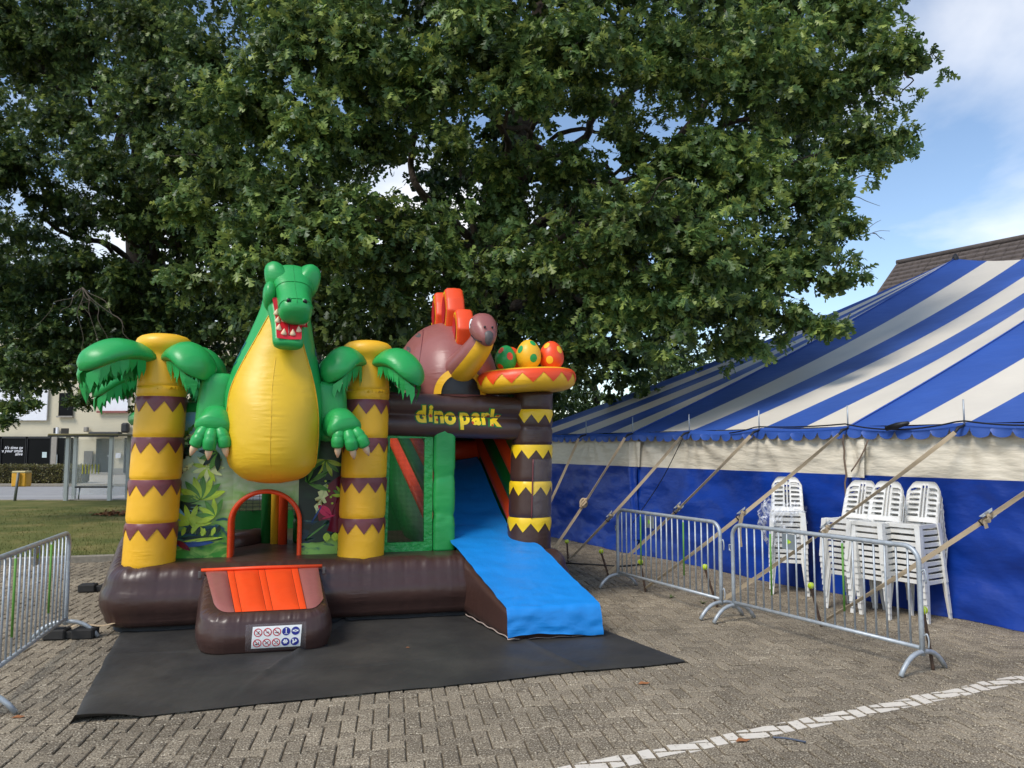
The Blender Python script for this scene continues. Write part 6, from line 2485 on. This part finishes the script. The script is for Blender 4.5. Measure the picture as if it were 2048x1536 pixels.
BL_ = [(1550, 250, 16, 1.6), (1350, 420, 16, 1.6), (1150, 600, 16.5, 1.7), (950, 650, 17, 1.7), (760, 640, 16.5, 1.7), (600, 620, 16.5, 1.5), (1250, 720, 17.5, 1.2), (1050, 760, 19, 1.5), (850, 730, 19, 1.5), (680, 560, 18, 1.7), (1000, 300, 17, 1.4), (1150, 440, 18, 1.5), (800, 200, 17, 1.8), (650, 400, 17, 1.6),
       (1450, 560, 16, 1.3), (1500, 60, 16, 1.6), (1200, 60, 16, 1.9), (950, 20, 16, 1.8), (700, 20, 16, 1.8), (1000, 560, 20, 1.8), (1350, 640, 18, 1.3), (550, 720, 20, 1.4), (900, 480, 20, 1.5), (1000, 720, 14.6, .8, .5), (850, 690, 14.4, .8, .6), (890, 360, 18, .9), (1240, 230, 18, .8), (1060, 170, 17, 1.0), (60, 150, 19, .5)]
BH = [px(*b) for b in BH]
BL_ = [px(*b) for b in BL_]
# parts of the crown above the picture
UP = [(x, y, z, 1.9, .8) for x, y, z in ((-3, 14, 11.5), (0, 13.5, 12), (3, 14, 12), (6, 15, 11.5), (-1.5, 17, 13.5), (2, 17, 14), (5, 18, 13), (-4.5, 17, 12.5))]
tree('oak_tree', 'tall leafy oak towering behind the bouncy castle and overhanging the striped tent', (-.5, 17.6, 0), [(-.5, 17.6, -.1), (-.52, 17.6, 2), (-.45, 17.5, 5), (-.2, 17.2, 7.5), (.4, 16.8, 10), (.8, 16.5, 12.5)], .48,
     BH, BL_ + UP, M_OAK, M_OAK2, .188, dens=(31, 21), nl=(15, 9), limbs=34)

# ---- oak at the left, over the bus shelter
AH = [(300, 60, 17, 1.4), (150, 60, 18, 1.5), (20, 60, 18, 1.4), (420, 120, 16, 1.2), (280, 200, 16.5, 1.1), (120, 240, 18, 1.3), (30, 330, 18, 1.1), (200, 330, 17.5, 1.1), (330, 300, 16.5, 1.0), (410, 250, 16, .9), (260, 420, 18, 1.0), (100, 400, 19, .8), (150, 530, 19, 1.0), (10, 600, 19, 1.2), (240, 560, 19, 1.0),
      (100, 660, 19, 1.0), (30, 740, 18, .8), (40, 810, 17.5, .45), (10, 840, 17.0, .3), (160, 800, 18.5, .38, .7), (200, 720, 19, .8), (-60, 450, 18, 1.4), (-60, 250, 18, 1.4), (-70, 700, 18, 1.2), (110, 740, 19, .7), (60, 470, 20, .6), (160, 440, 20, .7), (90, 560, 20, .8), (230, 640, 20, .8)]
AL = [(330, 420, 20, 1.7), (200, 620, 21, 1.8), (330, 620, 21, 1.8), (450, 600, 20, 1.8), (60, 560, 22, 1.5), (300, 760, 23, 1.3), (430, 720, 22, 1.6), (120, 130, 21, 1.9), (330, 160, 20, 1.8), (460, 330, 19, 1.6), (400, 470, 20, 1.6), (30, 700, 22, 1.4), (130, 720, 22, 1.2), (230, 690, 22, 1.5), (500, 460, 20, 1.6), (-80, 560, 22, 2)]
AH = [px(*b) for b in AH]
AL = [px(*b) for b in AL]
UPA = [(x, y, z, 2.2, .8) for x, y, z in ((-14, 19, 14), (-10, 18, 14.5), (-6.5, 17.5, 14), (-11, 22, 16), (-16, 21, 12))]
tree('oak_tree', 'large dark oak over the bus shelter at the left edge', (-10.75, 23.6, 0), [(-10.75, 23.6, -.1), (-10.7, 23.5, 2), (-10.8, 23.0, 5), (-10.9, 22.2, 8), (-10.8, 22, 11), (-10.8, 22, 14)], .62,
     AH, AL + UPA, M_OAK2, M_OAK2, .185, dens=(30, 23), nl=(13, 9), limbs=26, lodh=0)
# bare dead twigs on that oak
tw_ = MB()
s0 = Vector(px(165, 575, 16, 1)[:3])
for (u, v) in ((215, 640), (260, 690), (300, 660), (190, 700), (140, 640), (60, 660), (240, 720), (330, 690)):
    e_ = Vector(px(u * .8 + 10, v, 15.6, 1)[:3])
    pth = limb_path(s0, e_, .12, 5)
    tw_.tube(pth, taper(pth, .010, .003), 5)
tw_.build('dead_twigs', mat('dead_wood', rgb(92, 82, 70), rough=.9), bpy.data.objects['oak_tree.001'])
for o_ in (bpy.data.objects['dead_twigs'],):
    o_.location = -bpy.data.objects['oak_tree.001'].location
# dead twigs sticking out on the right of the first oak
tw_ = MB()
for (u, v, u2, v2) in ((1690, 470, 1780, 462), (1690, 475, 1762, 440), (1745, 466, 1770, 480), (1700, 360, 1772, 352), (1690, 390, 1760, 412)):
    a_, b_ = Vector(px(u, v, 12.6, 1)[:3]), Vector(px(u2, v2, 12.6, 1)[:3])
    pth = limb_path(a_, b_, .05, 5)
    tw_.tube(pth, taper(pth, .010, .003), 5)
t2_ = tw_.build('dead_twigs', MATS['dead_wood'], bpy.data.objects['oak_tree'])
t2_.location = -bpy.data.objects['oak_tree'].location

# ---- smaller trees and shrubs beyond
def small_tree(label, base, h, r, nB, cat='tree', name='background_tree', size=.13, m=M_BUSH, z0=.2, dens=26):
    B = []
    for k in range(nB):
        a = rnd.uniform(0, 2 * pi)
        q = rnd.uniform(.1, .8) * r
        z = h * rnd.uniform(z0, .92)
        B.append((base[0] + cos(a) * q, base[1] + sin(a) * q * .8, z, r * rnd.uniform(.32, .5), .8))
    t = tree(name, label, base, [base, (base[0], base[1], h * .3), (base[0] + .1, base[1], h * .7), (base[0], base[1], h * .85)], .10 + .02 * h, [], B, m, m, size, dens=(dens, dens), nl=(8, 8), limbs=min(nB, 7), group='trees and shrubs beyond the lawn')
    t['category'] = cat
    return t
small_tree('light green bushy shrub showing between the column and the tent roof', (2.6, 24.5, 0), 4.6, 2.1, 12, 'shrub', 'shrub')
small_tree('dark tree crown behind the mauve dinosaur', (-2.0, 27, 0), 7.5, 3.2, 16, m=M_OAK2, size=.17, dens=16)
small_tree('dark tree crown behind the palm beside the doorway', (-7.5, 29, 0), 7.5, 2.8, 14, m=M_OAK2, size=.17, dens=16)
small_tree('tree crown far behind the left end of the tent', (6.0, 30, 0), 6.0, 3.0, 14, m=M_OAK2, size=.17, dens=16)

# ================================================================== far side of the street
M_CREAM = mat('cream_brick_paint', rgb(206, 196, 170), rough=.85, var=.05, nscale=.8, bump=.35, bscale=5, stretch=(.3, .3, 3), bdist=.02)
M_GLASSD = mat('dark_window_glass', rgb(14, 15, 17), rough=.3, var=.3, nscale=.7, spec=.12)
M_FRAMED = mat('dark_frame', rgb(38, 38, 40), rough=.5)
M_ALU = mat('aluminium', rgb(168, 172, 172), rough=.4, metallic=.6, var=.06)
M_WHITEP = mat('white_panel', rgb(232, 232, 236), rough=.6, var=.03)
M_STONE = mat('grey_stone', rgb(150, 144, 134), rough=.85, var=.1)
BY = 48.0
bld = tag(empty('shop_building', (-30, BY, 0)), 'pale cream two storey building with dark shop windows across the road', 'building')
PXM = lambda u: (u - 1024) / 1538.0 * BY          # photo column to metres along the facade
PZM = lambda v: CAM_H + (893 - v) / 1538.0 * BY
def bp(name, u0, u1, v0, v1, m, y0=-.08, th=.1, parent=bld, bev=0.0):
    x0, x1, z0, z1 = PXM(u0), PXM(u1), PZM(v1), PZM(v0)
    p0 = (0, 0, 0) if parent is bld else (0, 0, 0)
    o = obj(name, *box(((x0 + x1) / 2 + 30, y0 + th / 2 - .0, (z0 + z1) / 2), (x1 - x0, th, z1 - z0), 0, bev), m, parent, smooth=False)
    return o
obj('wall', *box((4, 4.1, 4.4), (52, 8, 8.8)), M_CREAM, bld, smooth=False)
obj('flat_roof_edge', *box((4, 4.05, 8.86), (52.4, 8.5, .18), 0, .03), M_STONE, bld, smooth=False)
obj('plinth', *box((4, .06, .25), (52.05, .12, .5)), M_STONE, bld, smooth=False)
# shop windows, with recessed glass and mullion
for (u0, u1) in ((-60, 5), (7, 56), (60, 105)):
    w_ = bp('window', u0, u1, 876, 940, M_GLASSD, -.03, .05)
    bp('window_frame', u0 - 1.5, u1 + 1.5, 873, 877, M_FRAMED, -.10, .12, w_)
    bp('window_frame', u1, u1 + 3, 874, 942, M_FRAMED, -.10, .12, w_)
    bp('window_frame', u0 - 3, u0, 874, 942, M_FRAMED, -.10, .12, w_)
bp('pillar', 107.5, 118, 874, 950, M_STONE, -.12, .2)
dr_ = bp('door', 119, 149, 876, 945, M_GLASSD, -.04, .06)
bp('door_handle', 119.5, 121, 909, 931, M_ALU, -.14, .06, dr_)
d2 = bp('door', 196, 226, 878, 945, mat('black_door', rgb(34, 36, 38), rough=.35), -.06, .08)
bp('door_handle', 220, 222.5, 910, 913, M_ALU, -.14, .06, d2)
bp('door_step', 190, 230, 944, 949, M_STONE, -.45, .45)
bp('awning', 187, 248, 864, 873, M_FRAMED, -.55, .5, bev=.06)
bp('letterbox', 173, 190, 902, 935, mat('letterbox_grey', rgb(108, 104, 98), rough=.5), -.1, .1)
bp('alarm_box', 112, 116.5, 856, 867, M_FRAMED, -.2, .2)
bp('alarm_box', 116.5, 120, 855, 868, M_WHITEP, -.2, .2)
bp('wall_lamp', 172, 180, 854, 864, M_STONE, -.25, .25, bev=.04)
bp('billboard', -40, 95, 775, 841, M_WHITEP, -.1, .1)
w_ = bp('window', 117, 145, 786, 832, M_GLASSD, -.03, .05)
bp('sill', 115, 147, 832, 835, M_STONE, -.15, .16, w_)
w_ = bp('window', 198, 255, 770, 822, M_WHITEP, -.03, .05)
bp('sill', 195, 258, 822, 826, mat('red_sill', rgb(140, 84, 76), rough=.7), -.15, .16, w_)
for u in (300, 380, 460, 540, 620, 680):
    w_ = bp('window', u, u + 44, 786, 832, M_GLASSD, -.03, .05)
    bp('sill', u - 2, u + 46, 832, 835, M_STONE, -.15, .16, w_)
d3 = bp('door', 252, 275, 876, 945, M_FRAMED, -.06, .08)
bp('wall_box', 236, 246, 906, 916, M_WHITEP, -.1, .1)
bp('poster', 89, 98, 904, 915, mat('pale_poster', rgb(190, 206, 206), rough=.6), -.045, .02)
bp('vent', 248, 262, 846, 866, M_FRAMED, -.4, .4, bev=.1)
def text_obj(txt, x, y, z, h, m, parent, name, align='RIGHT', shear=0.0):
    cu = bpy.data.curves.new('t', 'FONT')
    cu.body = txt
    cu.size = h
    cu.align_x = align
    cu.offset = .012 * h
    cu.shear = shear
    cu.resolution_u = 2
    o = bpy.data.objects.new('t', cu)
    COL.objects.link(o)
    me = bpy.data.meshes.new_from_object(o.evaluated_get(bpy.context.evaluated_depsgraph_get()))
    bpy.data.objects.remove(o)
    bpy.data.curves.remove(cu)
    me.materials.append(m)
    me.name = name
    ob = bpy.data.objects.new(name, me)
    COL.objects.link(ob)
    ob.parent = parent
    ob.location = (x, y, z)
    ob.rotation_euler = (pi / 2, 0, 0)
    return ob
win_ = [c for c in bld.children if c.name.startswith('window')][1]
for i, tx in enumerate(("it's time to", 'make your smile', 'alive')):
    text_obj(tx, PXM(50) + 30, -.06, PZM(898 + i * 6.3), .26, M_WHITEP, win_, 'lettering', shear=.25)

# hedge
hx0, hx1, hy = -34.0, -20.4, 37.2
hb = tag(empty('hedge', ((hx0 + hx1) / 2, hy, 0)), 'clipped hedge in front of the cream building', 'hedge')
M_HEDGE = leaf_mat('hedge_leaf', rgb(66, 68, 34), rgb(96, 94, 50), rgb(128, 118, 70))
obj('core', *box((0, 0, .50), (hx1 - hx0 - .2, .9, .78), 0, .1), mat('hedge_core', rgb(48, 44, 26), rough=.95, var=.3, nscale=8), hb, smooth=False)
n_ = 9000
P_ = np.stack([nrs.uniform(-6.8, 6.8, n_), nrs.uniform(-.55, .55, n_), nrs.uniform(.08, .95, n_)], 1)
side_ = nrs.uniform(0, 1, n_)
P_[:, 1] = np.where(side_ < .55, -.50 + nrs.normal(0, .04, n_), P_[:, 1])
P_[:, 2] = np.where(side_ >= .55, .92 + nrs.normal(0, .03, n_), P_[:, 2])
stuff(leaf_mesh('leaves', P_, unit(n_) + np.array([0, -.3, .3]), unit(n_), np.full(n_, .09), 1, M_HEDGE, hb))

# bus shelter
SY = 25.6
shl = tag(empty('bus_shelter', (-14.1, SY, 0)), 'glazed bus shelter with thin flat roof and bench at the left', 'bus shelter')
def sb(name, c, d, m, parent=shl, bev=0.0):
    return obj(name, *box(c, d, 0, bev), m, parent, smooth=False)
for (x, y) in ((-.88, .9), (-.60, -.05), (.84, -.05), (.95, .9)):
    sb('post', (x, y, 1.1), (.13, .09, 2.2), M_ALU, bev=.01)
sb('roof', (.05, .45, 2.235), (2.35, 1.6, .07), mat('shelter_roof', rgb(132, 118, 66), rough=.5), bev=.02)
sb('roof_edge', (.05, -.36, 2.19), (2.3, .03, .05), M_FRAMED)
def glass_mat():
    m = bpy.data.materials.new('shelter_glass')
    m.use_nodes = True
    p = m.node_tree.nodes['Principled BSDF']
    p.inputs['Base Color'].default_value = (.80, .88, .86, 1)
    p.inputs['Roughness'].default_value = .04
    p.inputs['Alpha'].default_value = .13
    n = m.node_tree.nodes.new('ShaderNodeTexNoise')
    n.inputs['Scale'].default_value = 3
    r = m.node_tree.nodes.new('ShaderNodeMapRange')
    r.inputs['To Min'].default_value = .08; r.inputs['To Max'].default_value = .22
    m.node_tree.links.new(n.outputs['Fac'], r.inputs['Value'])
    m.node_tree.links.new(r.outputs[0], p.inputs['Alpha'])
    return m
M_GL = glass_mat()
sb('glass_pane', (-.74, .42, 1.15), (.012, .85, 1.9), M_GL)
bk = sb('glass_pane', (.05, .92, 1.15), (1.7, .012, 1.9), M_GL)
sb('glass_pane', (.90, .42, 1.15), (.012, .85, 1.9), M_GL)
M_YST = mat('yellow_sticker', rgb(196, 190, 60), rough=.6)
for k in range(6):
    sb('sticker', (-.62 + k * .11, .905, 1.08), (.035, .004, .32), M_YST, bk)
sb('bench_seat', (.10, .35, .50), (1.15, .30, .05), M_FRAMED, bev=.015)
for x in (-.40, .58):
    obj('bench_leg', *tube([(x, .35, 0), (x, .35, .25), (x + .03, .35, .48)], .025, 8), M_ALU, shl)
sb('plinth', (.05, .42, .03), (2.1, 1.2, .07), M_STONE)
sg_ = sb('stop_sign', (-.70, -.1, 2.36), (.24, .04, .18), mat('sign_brown', rgb(66, 60, 54), rough=.5))
# litter bin on a post
bn = tag(empty('litter_bin', (-16.25, 25.4, 0)), 'yellow litter bin on a grey post beside the road', 'bin')
obj('post', *tube([(.0, -.05, 0), (.06, -.02, 1.0)], .045, 10), mat('bin_post', rgb(112, 114, 110), rough=.5, metallic=.3), bn)
obj('bin_box', *box((.02, .22, .76), (.48, .34, .46), 0, .03), mat('bin_yellow', rgb(222, 164, 44), rough=.5), bn, smooth=False)
obj('bin_lid', *box((.02, .22, 1.01), (.46, .36, .07), 0, .02), mat('bin_lid', rgb(196, 180, 130), rough=.5), bn, smooth=False)
# heap of dry leaves on the lawn
lh = []
hl = np.stack([nrs.normal(-10.35, .25, 160), nrs.normal(20.2, .15, 160), np.full(160, .1) + nrs.uniform(0, .05, 160)], 1)
o_ = stuff(leaf_mesh('leaf_litter', hl, unit(160) * np.array([1, 1, .3]), np.tile(np.array([[0, 0, 1.0]]), (160, 1)) + unit(160) * .4, np.full(160, .12), 1, obj_l, None))
o_['label'] = 'scatter of dry orange leaves on the lawn'
o_['category'] = 'leaf litter'

# ================================================================== house behind the tent
hs_o = Vector((14.3, 28.0, 0))
hdv = Vector((.57, -.82)).normalized()
hang = atan2(hdv.y, hdv.x)
house = tag(empty('house', hs_o, hang), 'house with a brown tiled gable roof behind the tent', 'house')
# local x along the ridge towards the camera, local y to the left is +90 deg
RZ, HL, HW, SLP = 8.64, 14.0, 5.2, math.tan(radians(41.5))
EZ = RZ - HW * SLP
M_HB = mat('house_brick', rgb(146, 104, 84), rough=.85, var=.15, nscale=6, bump=.4, bscale=12)
v = [(.25, -HW + .3, 0), (HL, -HW + .3, 0), (HL, HW - .3, 0), (.25, HW - .3, 0), (.25, -HW + .3, EZ + .25), (HL, -HW + .3, EZ + .25), (HL, HW - .3, EZ + .25), (.25, HW - .3, EZ + .25), (.25, 0, RZ - .15), (HL, 0, RZ - .15)]
obj('wall', v, [(0, 1, 5, 4), (2, 3, 7, 6), (1, 2, 6, 9, 5), (3, 0, 4, 8, 7)], M_HB, house, smooth=False)
M_TILE = mat('brown_roof_tile', rgb(92, 82, 76), rough=.9, var=.22, nscale=7, bump=.5, bscale=40, bdist=.01)
ncs = 24
for side_ in (-1, 1):
    rf = None
    dec = [(0, side_ * .02, RZ - .10), (HL, side_ * .02, RZ - .10), (HL, side_ * HW, EZ - .10), (0, side_ * HW, EZ - .10)]
    rf = obj('roof', dec, [(0, 1, 2, 3)], M_TILE, house, smooth=False)
    for c in range(ncs):
        t0, t1 = c / ncs, (c + 1.12) / ncs
        vv, ff = [], []
        nt2 = 44
        for i in range(nt2):
            x0, x1 = HL * i / nt2 + .006, HL * (i + 1) / nt2 - .006
            dz = rnd.uniform(-.006, .006)
            b = len(vv)
            y0, y1 = side_ * HW * t0, side_ * HW * min(t1, 1.02)
            z0, z1 = RZ - HW * SLP * t0, RZ - HW * SLP * min(t1, 1.02)
            vv += [(x0, y0, z0 - .05 + dz), (x1, y0, z0 - .05 + dz), (x1, y1, z1 + .035 + dz), (x0, y1, z1 + .035 + dz), (x0, y1, z1 - .03), (x1, y1, z1 - .03)]
            ff += [(b, b + 1, b + 2, b + 3), (b + 3, b + 2, b + 5, b + 4)]
        obj('tile_course', vv, ff, M_TILE, rf, smooth=False)
obj('ridge_tiles', *tube([(-.05, 0, RZ - .0), (HL, 0, RZ - .0)], .10, 10), M_TILE, house)
for side_ in (-1, 1):
    obj('verge_board', *tube([(0, 0, RZ - .05), (0, side_ * HW, EZ - .05)], .06, 6), mat('verge_grey', rgb(96, 84, 76), rough=.8), house)
for k in range(3):
    w_ = obj('window', *box((2.5 + k * 4, HW - .29, 2.2), (1.4, .06, 1.3)), M_GLASSD, house, smooth=False)
    obj('window_frame', *box((2.5 + k * 4, HW - .26, 1.52), (1.6, .14, .08)), M_WHITEP, w_, smooth=False)
